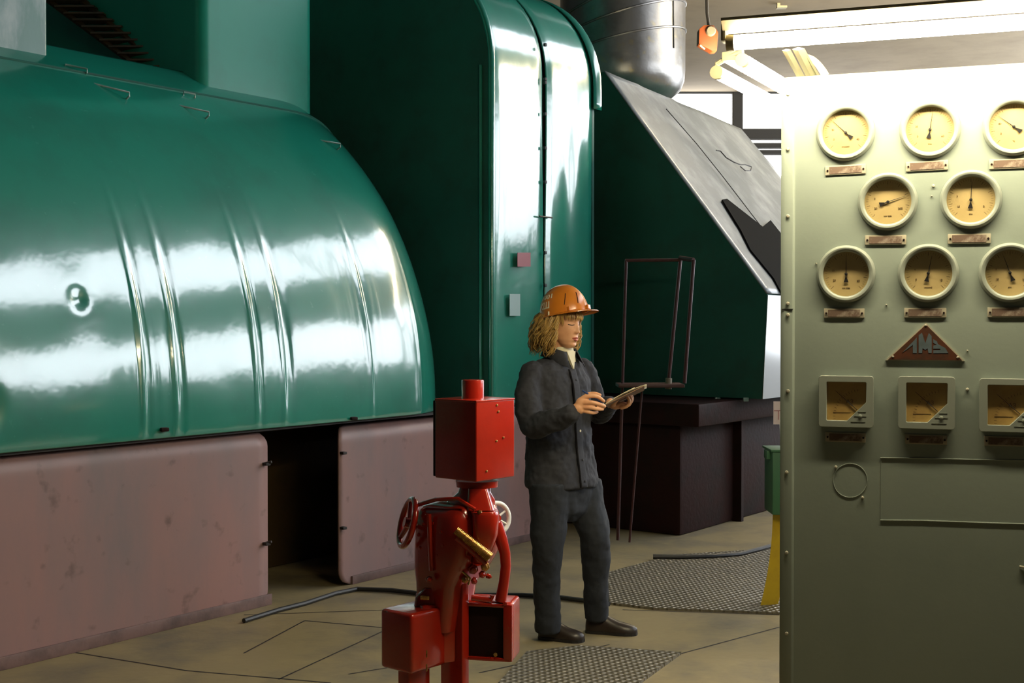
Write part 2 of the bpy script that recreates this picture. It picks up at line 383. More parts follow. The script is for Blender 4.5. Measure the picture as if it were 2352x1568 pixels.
MB().uvbox(ur1-.02, ur1, VP-1.2, VP-.01, .0, .93).build('side_sheet', PINK, sk2)
for y in (1040,1212):
    p = on_v(787, y, VP+.01)
    MB().box(p, (.045,.03,.016), Matrix.Rotation(-.7,3,'Z')).build('latch', DARK, sk2, bevel=.003)
# dark machine bed inside, behind the gap
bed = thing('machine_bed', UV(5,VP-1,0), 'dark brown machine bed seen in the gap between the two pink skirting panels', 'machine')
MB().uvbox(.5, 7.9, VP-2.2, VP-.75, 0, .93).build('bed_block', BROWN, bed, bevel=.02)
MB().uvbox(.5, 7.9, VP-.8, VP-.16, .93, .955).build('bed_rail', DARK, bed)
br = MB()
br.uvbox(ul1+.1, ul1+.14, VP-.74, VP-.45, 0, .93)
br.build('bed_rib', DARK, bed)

# ------------------------------------------------------------------ green hood (bulging belly)
hood = thing('green_hood', UV(3.5,-5.3,.98), 'huge bulging glossy green painted steel hood with creased sheets, resting above the pink skirting', 'machine casing')
UE, LE, RH, VC, ZH = 5.80, 1.15, 2.4, -7.47, 1.0
def g(x, s): return math.exp(-(x/s)**2)
CREASE = [(3.92,.016,.012),(3.955,-.010,.012),(4.12,.014,.014),(4.16,-.012,.02),(4.66,.016,.013),(4.70,-.012,.012),(4.86,.012,.012),(4.91,-.014,.03),(5.57,.012,.014),(5.6,-.008,.02),(6.05,.008,.012)]
def hood_pt(u, th):
    x = max(0, (u-UE)/LE); R = RH*(1-min(1,x)**2.5)**(1/2.5) if x < 1 else 0
    # crown of the sheet: faces kept shallow low down, rounder on top
    z = ZH + RH*math.sin(th)*(R/RH) if th > 0 else ZH
    v = VC + R*math.cos(th)
    if th < 0: z = ZH + th*.55; v = VC+R-.012*(th/.1)**2
    uu = u-.06*th
    d = sum(a*g(uu-c, w) for c, a, w in CREASE)*.75*g(th-.20,.21)
    md = g(uu-4.05,.16)+g(uu-4.8,.16)+g(uu-5.55,.18)
    d += .0022*noise.noise(Vector((uu*38, th*3.5, 1)))*md*g(th-.16,.22)
    d += .0055*noise.noise(Vector((u*1.7, th*4, 0)))*g(th-.2,.6) + .0012*noise.noise(Vector((u*6, th*9, 3)))*g(th-.2,.5)
    du, dt = (u-3.62)/.045, (th-.275)/.02
    d -= .018*math.exp(-(du*du+dt*dt)); d += .008*math.exp(-(du*du+dt*dt)/7)
    d -= .016*math.exp(-(((u-3.12)/.05)**2+((th-.07)/.03)**2))
    return UV(u, v+d*math.cos(th), z+d*math.sin(th))
rows = []
NU, NT = 460, 110
for i in range(NU+1):
    u = .5+(min(UE+LE-.03,6.88)-.5)*i/NU
    rows.append([hood_pt(u, -.055+ (1.075+.055)*j/NT) for j in range(NT+1)])
MB().grid(rows).build('shell', GREEN, hood, smooth=True, solid=.012, angle=60)
MB().uvbox(.5, UE+.75, -6.2, -5.1, .955, .968).build('bottom_flange', DARK, hood)
# top sheet behind the ridge + seam bead with studs
def ridge(px, py, th): # nearest hood point
    best = None
    for i in range(0, 600):
        u = 2.0+4.6*i/600; q = hood_pt(u, th); s = abs((q.x/q.y*F_+W_/2)-px)
        if best is None or s < best[0]: best = (s, q, u)
    return best[1], best[2]
bead = []
for i in range(80):
    u = 2.4+(6.45-2.4)*i/79; bead.append(hood_pt(u, .925)+Vector((0,0,.004)))
MB().tube(bead, .007, 6).build('seam_bead', GREEN_D, hood, smooth=True)
for (xa, ya, xb, yb) in ((215,192,297,212),(402,240,480,257),(150,148,200,158),(422,211,448,216),(735,322,782,330)):
    # bent-rod handle: a bar on two feet
    th = .90
    best = None
    for k in range(70):
        th = .6+.5*k/70; q, u = ridge((xa+xb)/2, 0, th)
        py = H_/2 - F_*math.tan(math.atan((q.z-CAM_H)/q.y)+PITCH)
        if best is None or abs(py-(ya+yb)/2-8) < best[0]: best = (abs(py-(ya+yb)/2-8), th, q)
    q = best[2]; a = P(xa, ya, q.y-.02); b = P(xb, yb, q.y+.03)
    out = UV(0,.8,.6)*.02
    fa = a - UV(0,.06,.055); fb = b - UV(0,.06,.055)
    MB().tube([fa+out*0, a+UV(0,.0,-.02), a, b, b+UV(0,0,-.02), fb], .0055, 8).build('handle', GREEN_S, hood, smooth=True)
# slag and fixing lugs along the bottom rim
for px in (372, 806):
    p = on_v(px, 985 if px < 500 else 960, -5.09)
    MB().box(p, (.10,.04,.02), Matrix.Rotation(AX-PI/2,3,'Z')).build('lug', MAROON, hood, bevel=.006)

# boxes above the hood
def roundbox(u0, u1, v0, v1, z0, z1, r, n=8):
    "box with rounded vertical edges on the aisle side"
    pts = []
    for k in range(n+1):
        A = PI/2*k/n; pts.append((u0+r-r*math.cos(A), v1-r+r*math.sin(A)))
    for k in range(n+1):
        A = PI/2*k/n; pts.append((u1-r+r*math.sin(A), v1-r+r*math.cos(A)))
    pts += [(u1, v0), (u0, v0)]
    return pts
def uvprism(pts, z0, z1, mb=None):
    mb = mb or MB(); return mb.prism([(p[0], p[1]) for p in pts], (0,0,z0), UV(1,0), UV(0,1), (0,0,z1-z0))
pA = to_uvz(on_v(110,100,-6.15)); pB0 = to_uvz(on_v(463,200,-6.15)); pB1 = to_uvz(on_v(722,200,-6.15))
cA = thing('upper_duct', UV(3.2,-6.15,2.95), 'green sheet duct with window glare painted in as a pale tone, rising from the hood, cut by the top left corner', 'duct')
uvprism(roundbox(1.6, pA[0], -8.0, -6.15, 0, 0, .02), 2.93, 5.2).build('duct_shell', GREEN_S, cA, smooth=True, angle=30)
cB = thing('upper_duct', UV(5.8,-6.15,2.85), 'rounded green duct box standing on the hood, with a rounded left edge', 'duct')
uvprism(roundbox(pB0[0], pB1[0], -9.0, -6.15, 0, 0, .07), 2.72, 5.4).build('duct_shell', GREEN_B, cB, smooth=True, angle=30)
# steel stair seen in the dark slot
st = thing('steel_stair', P(250,120,9.0), 'dark steel open-grating stair in the shadowed slot between the two upper ducts', 'stair')
for off in (0, .22):
    a = P(110, 0, 8.45)+Vector((off,0,0)); b = P(420, 230, 7.95)+Vector((off*.6,0,-.0))
    MB().tube([a, b], .02, 6).build('stringer', BROWN, st)
for k in range(16):
    t = k/15; a = P(110+310*t, 0+230*t, 8.4-.48*t); MB().box(a+Vector((.12,.04,0)), (.26,.12,.012)).build('tread', BROWN, st)

# ------------------------------------------------------------------ tall arched housing
U0, U1, VH = 6.9, 8.26, -5.2
ah = thing('arched_housing', UV(7.6,VH,0), 'tall arched glossy green steel housing with a split front seam, behind the person', 'machine casing')
RA, ZA = .82, 3.32
def arch(v_in=0.0, z_lo=.972, dent=None):
    prof = [(VH, z_lo)]
    n = 46
    for i in range(1, n+1): prof.append((VH, z_lo+(ZA-z_lo)*i/n))
    for k in range(1, 15):
        A = PI/2*k/14; prof.append((VH-RA*(1-math.cos(A)), ZA+RA*math.sin(A)))
    prof.append((VH-3.0, ZA+RA)); return prof
prof = arch()
def side_sheet(u0, u1, name, lift, dents, gap=None, m=GREEN):
    rows = []; nu = 44
    for (v, z) in prof:
        row = []
        for i in range(nu+1):
            s = i/nu
            a, b = u0, u1
            if gap: a, b = gap(z, u0, u1)
            u = a+(b-a)*s
            d = lift
            for (dz, ds, wz, ws, h) in dents: d += h*math.exp(-(((z-dz)/wz)**2+((s-ds)/ws)**2))
            d += .004*noise.noise(Vector((u*2.2, z*.8, 9)))+.0009*noise.noise(Vector((u*9, z*3, 5)))
            ed = min(s, 1-s)
            d -= .012*math.exp(-(ed/.06)**2)
            row.append(UV(u, v+d, z))
        rows.append(row)
    return MB().grid(rows).build(name, m, ah, smooth=True, solid=.008, angle=60)
US = to_uvz(on_v(1250, 400, VH))[0]
def gapL(z, a, b):
    w = .035*math.exp(-((z-3.1)/.75)**2); return a, b-.004-w*.6
def gapR(z, a, b):
    w = .035*math.exp(-((z-3.1)/.75)**2); return a+.004+w*.4, b
side_sheet(U0, US, 'left_sheet', .01, [(1.9,.55,.25,.35,-.014),(2.7,.15,.5,.12,.010)], gapL)
side_sheet(US, U1-.07, 'right_sheet', .014, [(2.75,.62,.45,.16,.010),(2.45,.45,.40,.14,-.008),(2.1,.5,.3,.4,-.008)], gapR)
MB().uvbox(US-.05, US+.05, VH-.1, VH-.03, .98, ZA-.05).build('seam_backing', DARK, ah)
# trim band over the arch on the far side, ending in a torn strip
rows = []
for (v, z) in prof:
    if z >= P(1378,255,9.7).z: rows.append([UV(U1-.08, v+.03, z), UV(U1+.03, v+.03, z), UV(U1+.05, v-.02, z)])
MB().grid(rows).build('edge_band', GREEN, ah, smooth=True, solid=.006)
# end faces
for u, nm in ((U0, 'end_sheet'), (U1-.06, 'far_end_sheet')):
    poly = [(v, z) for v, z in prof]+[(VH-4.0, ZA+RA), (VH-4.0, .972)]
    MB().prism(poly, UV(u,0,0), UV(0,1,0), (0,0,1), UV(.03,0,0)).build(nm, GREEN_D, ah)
cor = MB().tube([UV(U0+.02, VH-.0, z) for z in (.98, 2, ZA)]+[UV(U0+.02, v, z) for v, z in prof[47:]], .026, 10)
cor.build('corner_bead', GREEN, ah, smooth=True)
pp = on_v(1104, 480, VH-.12); MB().tube([UV(U0-.012, VH-.07, z) for z in (1.0, 3.3)], .012, 8).build('conduit', GREEN, ah, smooth=True)
for y in (103, 182, 190, 262, 340, 418, 580, 655):
    p = on_v(1252, y, VH+.03); MB().box(p, (.022,.02,.022), Matrix.Rotation(-.9,3,'Z')).build('seam_bolt', BLACK, ah, bevel=.003)
p = on_v(1252, 498, VH+.035); MB().tube([p+UV(-.07,0), p+UV(.09,0,0)], .006, 8).build('seam_pin', BLACK, ah, smooth=True)
a, b = on_v(1170, 675, VH+.026), on_v(1194, 725, VH+.026)
def patch(x0, y0, x1, y1, name, m, off=.03):
    q = [on_v(x, y, VH+off) for x, y in ((x0,y1),(x1,y1),(x1,y0),(x0,y0))]
    n = UV(0,.003,0); MB().add(q+[p+n for p in q], [(0,1,2,3),(4,5,6,7),(0,1,5,4),(1,2,6,5),(2,3,7,6),(3,0,4,7)]).build(name, m, ah)
patch(1170,675,1194,725,'tape_patch',TAPE); patch(1188,580,1218,612,'red_patch',REDMARK)

# ------------------------------------------------------------------ hopper, shade and window light painted into its faces
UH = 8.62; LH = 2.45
hp = thing('green_hopper', UV(UH,-4.5,.98), 'green steel hopper with shade painted into its front and glare into its sloping side, right of the arched housing', 'hopper')
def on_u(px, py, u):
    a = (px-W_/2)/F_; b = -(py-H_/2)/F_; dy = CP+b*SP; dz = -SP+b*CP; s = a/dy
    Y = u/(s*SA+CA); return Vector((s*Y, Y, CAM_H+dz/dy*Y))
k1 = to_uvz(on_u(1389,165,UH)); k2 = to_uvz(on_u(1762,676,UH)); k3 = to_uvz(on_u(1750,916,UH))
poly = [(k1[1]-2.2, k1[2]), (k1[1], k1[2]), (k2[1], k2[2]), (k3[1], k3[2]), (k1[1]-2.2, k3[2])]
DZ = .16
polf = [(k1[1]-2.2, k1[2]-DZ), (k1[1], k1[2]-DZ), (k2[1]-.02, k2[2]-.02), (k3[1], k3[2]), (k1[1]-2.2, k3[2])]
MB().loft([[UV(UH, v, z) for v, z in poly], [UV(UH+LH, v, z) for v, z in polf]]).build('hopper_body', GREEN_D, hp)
e = UV(0, k2[1]-k1[1], k2[2]-k1[2]); nrm = Vector(e).cross(UV(1,0,0)).normalized()
if nrm.z < 0: nrm = -nrm
rows = []
for j in range(40):
    t = j/39; row = []
    for i in range(30):
        s = i/29; d = .012+.008*noise.noise(Vector((s*5, t*1.5, 2)))+.006*g((s-.2-.05*t),.02)+.008*g((s-.45),.015)
        row.append(UV(UH-.02+(LH+.02)*s, k1[1]+(k2[1]-k1[1])*t, k1[2]-DZ*s*(1-t)+(k2[2]-k1[2])*t)+nrm*d)
    rows.append(row)
MB().grid(rows).build('slope_sheet', SLOPE, hp, smooth=True, solid=.01)
def slope_pt(px, py, lift):
    "sight line met with the sloping plane"
    o = UV(UH, k1[1], k1[2])+nrm*lift; c = Vector((0,0,CAM_H)); d = (P(px,py,10)-c)
    t = (o-c).dot(nrm)/d.dot(nrm); return c+d*t
def slope_poly(pix, lift, th, name, m):
    q = [slope_pt(x, y, lift) for x, y in pix]; n = len(q)
    MB().add(q+[p+nrm*th for p in q], [tuple(range(n)), tuple(range(n,2*n))]+[(i,(i+1)%n,(i+1)%n+n,i+n) for i in range(n)]).build(name, m, hp)
slope_poly([(1657,460),(1668,458),(1750,522),(1768,507),(1810,560),(1850,690),(1795,678),(1775,640),(1722,575),(1700,530)], .014, .01, 'recess_shade_sheet', SHADOWM)  # flat dark sheet laid on the slope as the shade of an opening
MB().tube([slope_pt(x, y, .03) for x, y in ((1645,345),(1655,347),(1668,362),(1685,372),(1700,378),(1712,378),(1726,383),(1724,392),(1712,392),(1700,382))], .005, 6).build('wire_loop', BLACK, hp, smooth=True)
MB().tube([slope_pt(x, y, .022) for x, y in ((1530,250),(1600,330),(1660,405),(1748,520))], .004, 6).build('sheet_seam', BLACK, hp, smooth=True)
MB().grid([[UV(UH-.01, k3[1]+.012, k3[2]), UV(UH+LH, k3[1]+.012, k3[2])], [UV(UH-.01, k2[1]+.012, k2[2]-.004), UV(UH+LH, k2[1]+.012, k2[2]-.024)]]).build('side_sheet', mat('painted_reflection_sheet',(.50,.53,.55),.25,coat=.8,cior=2.0), hp, solid=.004)  # near-white colour stands for the window reflection on this side
for px in (1648, 1713):
    p = on_u(px, 917, UH-.02); MB().box(p, (.04,.03,.03)).build('bolt_lug', GREEN_S, hp, bevel=.005)
# ------------------------------------------------------------------ machine base below the hopper
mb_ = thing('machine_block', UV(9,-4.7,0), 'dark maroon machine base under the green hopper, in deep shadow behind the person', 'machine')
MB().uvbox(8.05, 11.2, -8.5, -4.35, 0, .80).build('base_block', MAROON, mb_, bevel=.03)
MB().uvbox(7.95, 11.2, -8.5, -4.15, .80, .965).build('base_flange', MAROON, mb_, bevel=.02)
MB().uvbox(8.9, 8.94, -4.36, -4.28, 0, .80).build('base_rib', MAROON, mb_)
# railing platform
rl = thing('guard_rail', P(1500,890,8.5), 'thin dark red tubular guard rail frame in front of the hopper', 'railing')
Yr = 8.55
def rod(name, pts, r=.011): MB().tube(pts, r, 8).build(name, RUSTRED, rl, smooth=True)
rod('rail', [P(1436,598,Yr), P(1562,597,Yr)]); rod('rail', [P(1562,592,Yr), P(1593,597,Yr-.12)], .016)
rod('post', [P(1438,598,Yr), P(1419,1240,Yr)]); rod('post', [P(1563,592,Yr), P(1535,880,Yr)], .013); rod('post', [P(1593,597,Yr-.12), P(1572,880,Yr-.12)], .013)
MB().box(P(1492,884,Yr-.03), (.44,.26,.022)).build('shelf_plate', RUSTRED, rl, bevel=.004)
MB().cyl(P(1535,893,Yr-.02), P(1536,868,Yr-.02), .022).build('post_socket', GREYD, rl)
rod('leg', [P(1475,890,Yr), P(1446,1245,Yr)], .008)

# ------------------------------------------------------------------ aluminium clad pipe elbow
pe = thing('clad_pipe', P(1480,60,10.2), 'large dented silver aluminium clad pipe hanging down at top centre', 'pipe')
cx = P(1462,0,10.2).x
RP = .40
rings = []
zb = P(1550,235,10.2).z; zt = 6.2
n = 48
cc = Vector((P(1430,0,11.6).x, 11.6, 0)); RP = (P(1574,0,11.6).x-cc.x)*.995; zb = P(1550,232,11.6).z
prof_p = [(.02,zb+.0),(.60*RP,zb+.0),(.80*RP,zb+.03),(.93*RP,zb+.09),(.985*RP,zb+.17),(RP,zb+.27)]
MB().lathe(prof_p+[(RP,zt)], (cc.x,cc.y,0), (0,0,1), n=64).build('cladding', ALU, pe, smooth=True)
for i, (za, zb2) in enumerate(((110,92),(62,12),(18,-60))):
    p0 = P(1385, 125-i*48, 11.6).z; p1 = P(1575, 75-i*62, 11.6).z
    pts = []
    for k in range(41):
        A = -PI*1.25+PI*1.5*k/40
        x = math.cos(A); z = p0+(p1-p0)*(x+.55)/1.55
        pts.append(Vector((cc.x+RP*1.008*math.cos(A), cc.y+RP*1.008*math.sin(A), z)))
    MB().tube(pts, .010, 6).build('cladding_band', ALU, pe, smooth=True)
pts = [Vector((cc.x+RP*1.004*math.cos(A), cc.y+RP*1.004*math.sin(A), z)) for A, z in ((-.75,zb+.4),(-.78,zb+1.2),(-.8,zb+2.2))]
MB().tube(pts, .008, 6).build('cladding_seam', BLACK, pe, smooth=True)
# ------------------------------------------------------------------ instrument panel
PO = Vector((.796, 3.70, 0)); PR = math.radians(-19)
pn = thing('instrument_panel', PO, 'tall pale green steel instrument panel with round gauges, under the fluorescent lamp', 'control panel', rz=PR)
PM = pn.matrix_basis.copy(); PMi = PM.inverted(); PIN = (PM.to_3x3() @ Vector((0,1,0)))
def pl(px, py, dy=0.0):
    "sight line met with the panel's front, in panel coordinates"
    c = Vector((0,0,CAM_H)); d = P(px, py, 4)-c
    o = PO+PIN*dy; t = (o-c).dot(PIN)/d.dot(PIN); q = PMi @ (c+d*t); return q
def txt(name, s, size, loc, m, parent, rot=None, ext=.0004, align='CENTER'):
    cu = bpy.data.curves.new(name, 'FONT'); cu.body = s; cu.size = size; cu.extrude = ext; cu.align_x = align; cu.align_y = 'CENTER'; cu.resolution_u = 3
    tmp = bpy.data.objects.new('tmp', cu); me = bpy.data.meshes.new_from_object(tmp); bpy.data.objects.remove(tmp)
    me.materials.clear(); me.materials.append(m)
    o = bpy.data.objects.new(name, me); col.objects.link(o); o.parent = parent
    R = Matrix.Rotation(PI/2, 4, 'X') if rot is None else rot
    o.matrix_basis = Matrix.Translation(Vector(loc)) @ R
    return o
PT = pl(1900, 172).z
PWID = 1.75
GR = [(1942,304),(2136,297),(2329,290),(2039,463),(2230,458),(1943,629),(2132,627),(2320,626)]
SQ = [(1944,921),(2128,924),(2316,930)]
gl = [pl(x, y) for x, y in GR]; sl = [pl(x, y) for x, y in SQ]
def sq_poly(w, h, cut, r=.006):
    "opening: square with the lower right corner cut off"
    return [(-w,-h),(w-cut*1.0,-h),(w,-h+cut*1.15),(w,h),(-w,h)]
def sheet_with_holes():
    cu = bpy.data.curves.new('front_sheet', 'CURVE'); cu.dimensions = '2D'; cu.fill_mode = 'BOTH'; cu.extrude = .0015
    def sp(pts):
        s = cu.splines.new('POLY'); s.points.add(len(pts)-1); s.use_cyclic_u = True
        for p, q in zip(s.points, pts): p.co = (q[0], q[1], 0, 1)
    sp([(0,0),(PWID,0),(PWID,PT),(0,PT)])
    for c in gl: sp([(c.x+.0655*math.cos(2*PI*k/48), c.z+.0655*math.sin(2*PI*k/48)) for k in range(48)])
    for c in sl: sp([(c.x+x, c.z+z) for x, z in ((-.06,-.06),(.06,-.06),(.06,.06),(-.06,.06))])
    tmp = bpy.data.objects.new('tmp', cu); me = bpy.data.meshes.new_from_object(tmp); bpy.data.objects.remove(tmp)
    me.materials.clear(); me.materials.append(PANELM)
    me.transform(Matrix.Translation((0,.0015,0)) @ Matrix.Rotation(PI/2, 4, 'X'))
    o = bpy.data.objects.new('front_sheet', me); col.objects.link(o); o.parent = pn; return o
sheet_with_holes()
def pb(name, c, d, m=PANELM, bevel=0, parent=None):
    return MB().box(c, d).build(name, m, parent or pn, bevel=bevel, world=False)
pb('side_sheet', (-.0,.36,PT/2), (.012,.70,PT)); pb('side_sheet', (PWID,.36,PT/2), (.012,.70,PT)); pb('top_sheet', (PWID/2,.36,PT-.004), (PWID,.70,.010)); pb('back_sheet', (PWID/2,.70,PT/2), (PWID,.012,PT))
t0 = pl(1826, 700).x
MB().prism([(-.008,.02),(-.008,-.009),(.004,-.012),(t0-.006,-.010),(t0-.002,-.004),(t0,.001),(t0,.02)], (0,0,0), (1,0,0), (0,1,0), (0,0,PT-.002)).build('corner_strip', PANELM, pn, world=False, bevel=.0015)
pb('strip_joint', (t0/2-.004,-.0115,pl(1810,710).z), (t0,.003,.002), BLACK)
def bolt(px, py, r=.0052, d=-.012, name='bolt'):
    q = pl(px, py); return MB().lathe([(r,0),(r,.003),(r*.7,.0055),(0,.006)], (q.x, d, q.z), (0,-1,0), n=12).build(name, BOLTM, pn, smooth=True, world=False)
for y in (218, 344, 497, 697, 723, 897, 1083, 1267, 1452): bolt(1811 if y < 1000 else 1808, y)
for x, y in ((1920,1072),(1981,1142),(2222,894),(2144,427)): bolt(x, y, .0042, 0)
for x, y in ((1875,605),(2140,450),(2036,700),(2222,805),(1960,880)): bolt(x, y, .0022, 0, 'paint_drip')
# gauges
def make_gauge():
    g_ = MB().lathe([(.0825,.0),(.0825,-.003),(.0800,-.0105),(.0755,-.0145),(.0705,-.0145),(.0665,-.0115),(.0645,-.009),(.0640,.011)], (0,0,0), (0,1,0), n=64).build('gauge', BEZEL, None, smooth=True, world=False)
    MB().lathe([(0,.0085),(.0655,.0085),(.0655,.012),(0,.012)], (0,0,0), (0,1,0), n=48).build('dial', DIAL, g_, world=False)
    MB().lathe([(0,-.006),(.0645,-.006),(.0645,-.0045),(0,-.0045)], (0,0,0), (0,1,0), n=48).build('glass', GLASS, g_, world=False)
    ticks = MB()
    for k in range(41):
        A = math.radians(-135+270*k/40); L_ = .006 if k % 5 else .010
        r0 = .0595; d = Vector((math.sin(A), 0, math.cos(A))); s = Vector((d.z, 0, -d.x))*(.0003 if k % 5 else .0006)
        a = d*r0+Vector((0,.0082,0)); b = d*(r0-L_)+Vector((0,.0082,0)); ticks.add([a-s, b-s, b+s, a+s], [(0,1,2,3)])
    ticks.build('scale', INK, g_, world=False)
    MB().tube([(0,.0065,.050),(0,.0055,0)], [.0004,.0013], 6).tube([(0,.0055,0),(0,.0055,-.010)], [.0013,.0019], 6).prism([(-.0018,-.009),(.0018,-.009),(.0068,-.024),(-.0068,-.024)], (0,.005,0), (1,0,0), (0,0,1), (0,.001,0)).lathe([(0,-.001),(.0042,0),(.0042,.003),(0,.003)], (0,.004,0), (0,1,0), n=16).build('needle', BLACK, g_, world=False)
    return g_
def children(o): return [c for c in bpy.data.objects if c.parent is o]
def copy_tree(o, parent):
    c = o.copy(); col.objects.link(c); c.parent = parent
    for ch in children(o): copy_tree(ch, c)
    return c
NUM = [('0','40'),('0','60'),('0','250'),('20','250'),('10','0'),('20','60'),('0','10'),('10','2')]
ANG = [-46, 8, -52, 72, 3, 0, 11, -20]
g0 = make_gauge(); g0.parent = pn
for i, q in enumerate(gl):
    gg = g0 if i == 0 else copy_tree(g0, pn)
    gg.location = (q.x, 0, q.z)
    for ch in children(gg):
        if ch.name.startswith('needle'): ch.rotation_euler = (0, math.radians(ANG[i]), 0)
for i, q in enumerate(gl):
    gg = [c for c in children(pn) if c.name.startswith('gauge') and (c.location-Vector((q.x,0,q.z))).length < 1e-5][0]
    a, b = NUM[i]
    txt('numeral', a, .0085, (-.033,.008,-.018), INK, gg); txt('numeral', b, .0085, (.034,.008,-.020), INK, gg)
    txt('numeral', ['50','20','80','0','3','25','4','5'][i], .0075, (-.036,.008,.010), INK, gg)
    txt('numeral', ['кгс/см2','ати','°C','мм вод.','ати','мм вод.','кгс/см2','ати'][i], .006, (0,.008,-.040), INK, gg)
# name plates
def make_plate():
    p = MB().box((0,-.002,0), (.113,.004,.027)).build('name_plate', PLATEF, None, bevel=.001, world=False)
    MB().box((0,-.0045,0), (.090,.0015,.020)).build('plate_face', PLATE, p, world=False)
    for s in (-1, 1): MB().lathe([(.0028,0),(.0028,.002),(0,.003)], (s*.050,-.004,0), (0,-1,0), n=10).build('screw', MAROON, p, world=False)
    return p
p0 = make_plate(); p0.parent = pn
PLT = [(1942,390,-1),(2129,381,-.8),(2322,376,0),(2034,551,.6),(2226,548,.3),(1939,719,0),(2125,718,0),(2318,717,0),(1942,1004,0),(2127,1009,0),(2310,1013,0)]
for i, (x, y, r) in enumerate(PLT):
    p = p0 if i == 0 else copy_tree(p0, pn)
    q = pl(x, y); p.location = (q.x, 0, q.z); p.rotation_euler = (0, math.radians(r), 0)
# square meters
def make_meter():
    W2, H2 = .0765, .0740
    def rr(w, h, r, n=6):
        pts = []
        for cx, cz, a0 in ((w-r,h-r,0),(-w+r,h-r,90),(-w+r,-h+r,180),(w-r,-h+r,270)):
            for k in range(n+1):
                A = math.radians(a0+90*k/n); pts.append((cx+r*math.cos(A), cz+r*math.sin(A)))
        return pts
    def ringmesh(outer, y0, y1):
        cu = bpy.data.curves.new('m', 'CURVE'); cu.dimensions = '2D'; cu.fill_mode = 'BOTH'; cu.extrude = (y1-y0)/2; cu.bevel_depth = .0012; cu.bevel_resolution = 1; cu.offset = -.0012
        for pts in (outer, [(x, z) for x, z in hole]):
            s = cu.splines.new('POLY'); s.points.add(len(pts)-1); s.use_cyclic_u = True
            for p, q in zip(s.points, pts): p.co = (q[0], q[1], 0, 1)
        tmp = bpy.data.objects.new('tmp', cu); me = bpy.data.meshes.new_from_object(tmp); bpy.data.objects.remove(tmp)
        me.transform(Matrix.Translation((0,(y0+y1)/2,0)) @ Matrix.Rotation(PI/2, 4, 'X')); me.materials.clear(); me.materials.append(BEZEL); return me
    hole = [(-.054,-.053),(-.052,-.055),(.003,-.055),(.056,-.001),(.056,.054),(.054,.056),(-.052,.056),(-.054,.054)]
    m_ = bpy.data.objects.new('square_meter', ringmesh(rr(W2,H2,.009), -.019, -.011)); col.objects.link(m_)
    o2 = bpy.data.objects.new('meter_case', ringmesh(rr(W2-.004,H2-.004,.008), -.012, -.001)); col.objects.link(o2); o2.parent = m_
    MB().box((0,-.0042,0), (.120,.003,.120)).build('dial', DIAL2, m_, world=False)
    MB().box((0,-.0135,0), (.112,.0012,.113)).build('glass', GLASS, m_, world=False)
    MB().lathe([(.0055,0),(.0055,.002),(.003,.0035),(0,.0035)], (.040,-.020,-.041), (0,-1,0), n=14).build('adjusting_screw', BEZEL, m_, smooth=True, world=False)
    MB().box((.040,-.0207,-.041), (.034,.0008,.0012)).box((.045,-.0207,-.028), (.022,.0008,.0012)).box((.034,-.0207,-.057), (.040,.0008,.0012)).build('cast_mark', BEZEL, m_, world=False)
    a, b = Vector((.030,-.008,-.024)), Vector((-.030,-.008,.030))
    MB().tube([a, b], [.0012,.0005], 6).build('needle', BLACK, m_, world=False)
    sc_ = MB()
    for k in range(15):
        A = math.radians(100+ 85*k/14); c = Vector((.045,0,-.045)); d = Vector((math.cos(A),0,math.sin(A))); s = Vector((d.z,0,-d.x))*.0005
        p = c+d*.082+Vector((0,-.006,0)); q = c+d*.075+Vector((0,-.006,0)); sc_.add([p-s,q-s,q+s,p+s],[(0,1,2,3)])
    sc_.box((-.012,-.006,-.032), (.05,.0006,.0009)).build('scale', INK, m_, world=False)
    txt('dial_mark', 'АЗ', .016, (.010,-.0066,-.001), INK, m_)
    return m_
m0 = make_meter(); m0.parent = pn
for i, q in enumerate(sl):
    mm = m0 if i == 0 else copy_tree(m0, pn); mm.location = (q.x, 0, q.z)
# triangular maker's plate
tri = [pl(2034,827), pl(2216,829), pl(2127,741)]
def inset(tr, d):
    c = sum(tr, Vector())/3; return [c+(p-c)*d for p in tr]
def flat(pts, y0, y1): 
    mb = MB(); n = len(pts); a = [Vector((p.x, y0, p.z)) for p in pts]; b = [Vector((p.x, y1, p.z)) for p in pts]
    return mb.add(a+b, [tuple(range(n)), tuple(range(n, 2*n))]+[(i,(i+1)%n,(i+1)%n+n,i+n) for i in range(n)])
tp = flat(tri, 0, -.005).build('triangle_plate', PLATEF, pn, world=False)
flat(inset(tri,.93), -.004, -.0056).build('plate_face', PLATE2, tp, world=False)
def tq(x, y): return pl(2020+x/11.2, 730+y/11.2)
LET = {'letter_l': [[(590,890),(690,820),(860,690),(860,900),(960,900),(960,500),(900,570)]],
 'letter_m': [[(1010,900),(1010,440),(1095,380),(1180,650),(1270,385),(1345,470),(1345,900),(1260,900),(1240,780),(1180,820),(1110,780),(1100,900)]],
 'letter_z': [[(1385,545),(1480,600),(1500,665),(1560,700),(1690,770),(1770,900),(1385,905),(1385,830),(1570,820),(1560,790),(1385,790),(1385,710),(1480,690),(1385,640)]]}
for k in LET:
    for poly in LET[k]: flat([tq(x, y) for x, y in poly], -.005, -.0064).build('raised_letter', BLUEG, tp, world=False)
for x, y in ((1190,190),(350,990),(2010,1010)):
    q = tq(x, y); MB().lathe([(.0032,0),(.0032,.002),(0,.003)], (q.x,-.005,q.z), (0,-1,0), n=10).build('screw', BOLTM, tp, world=False)
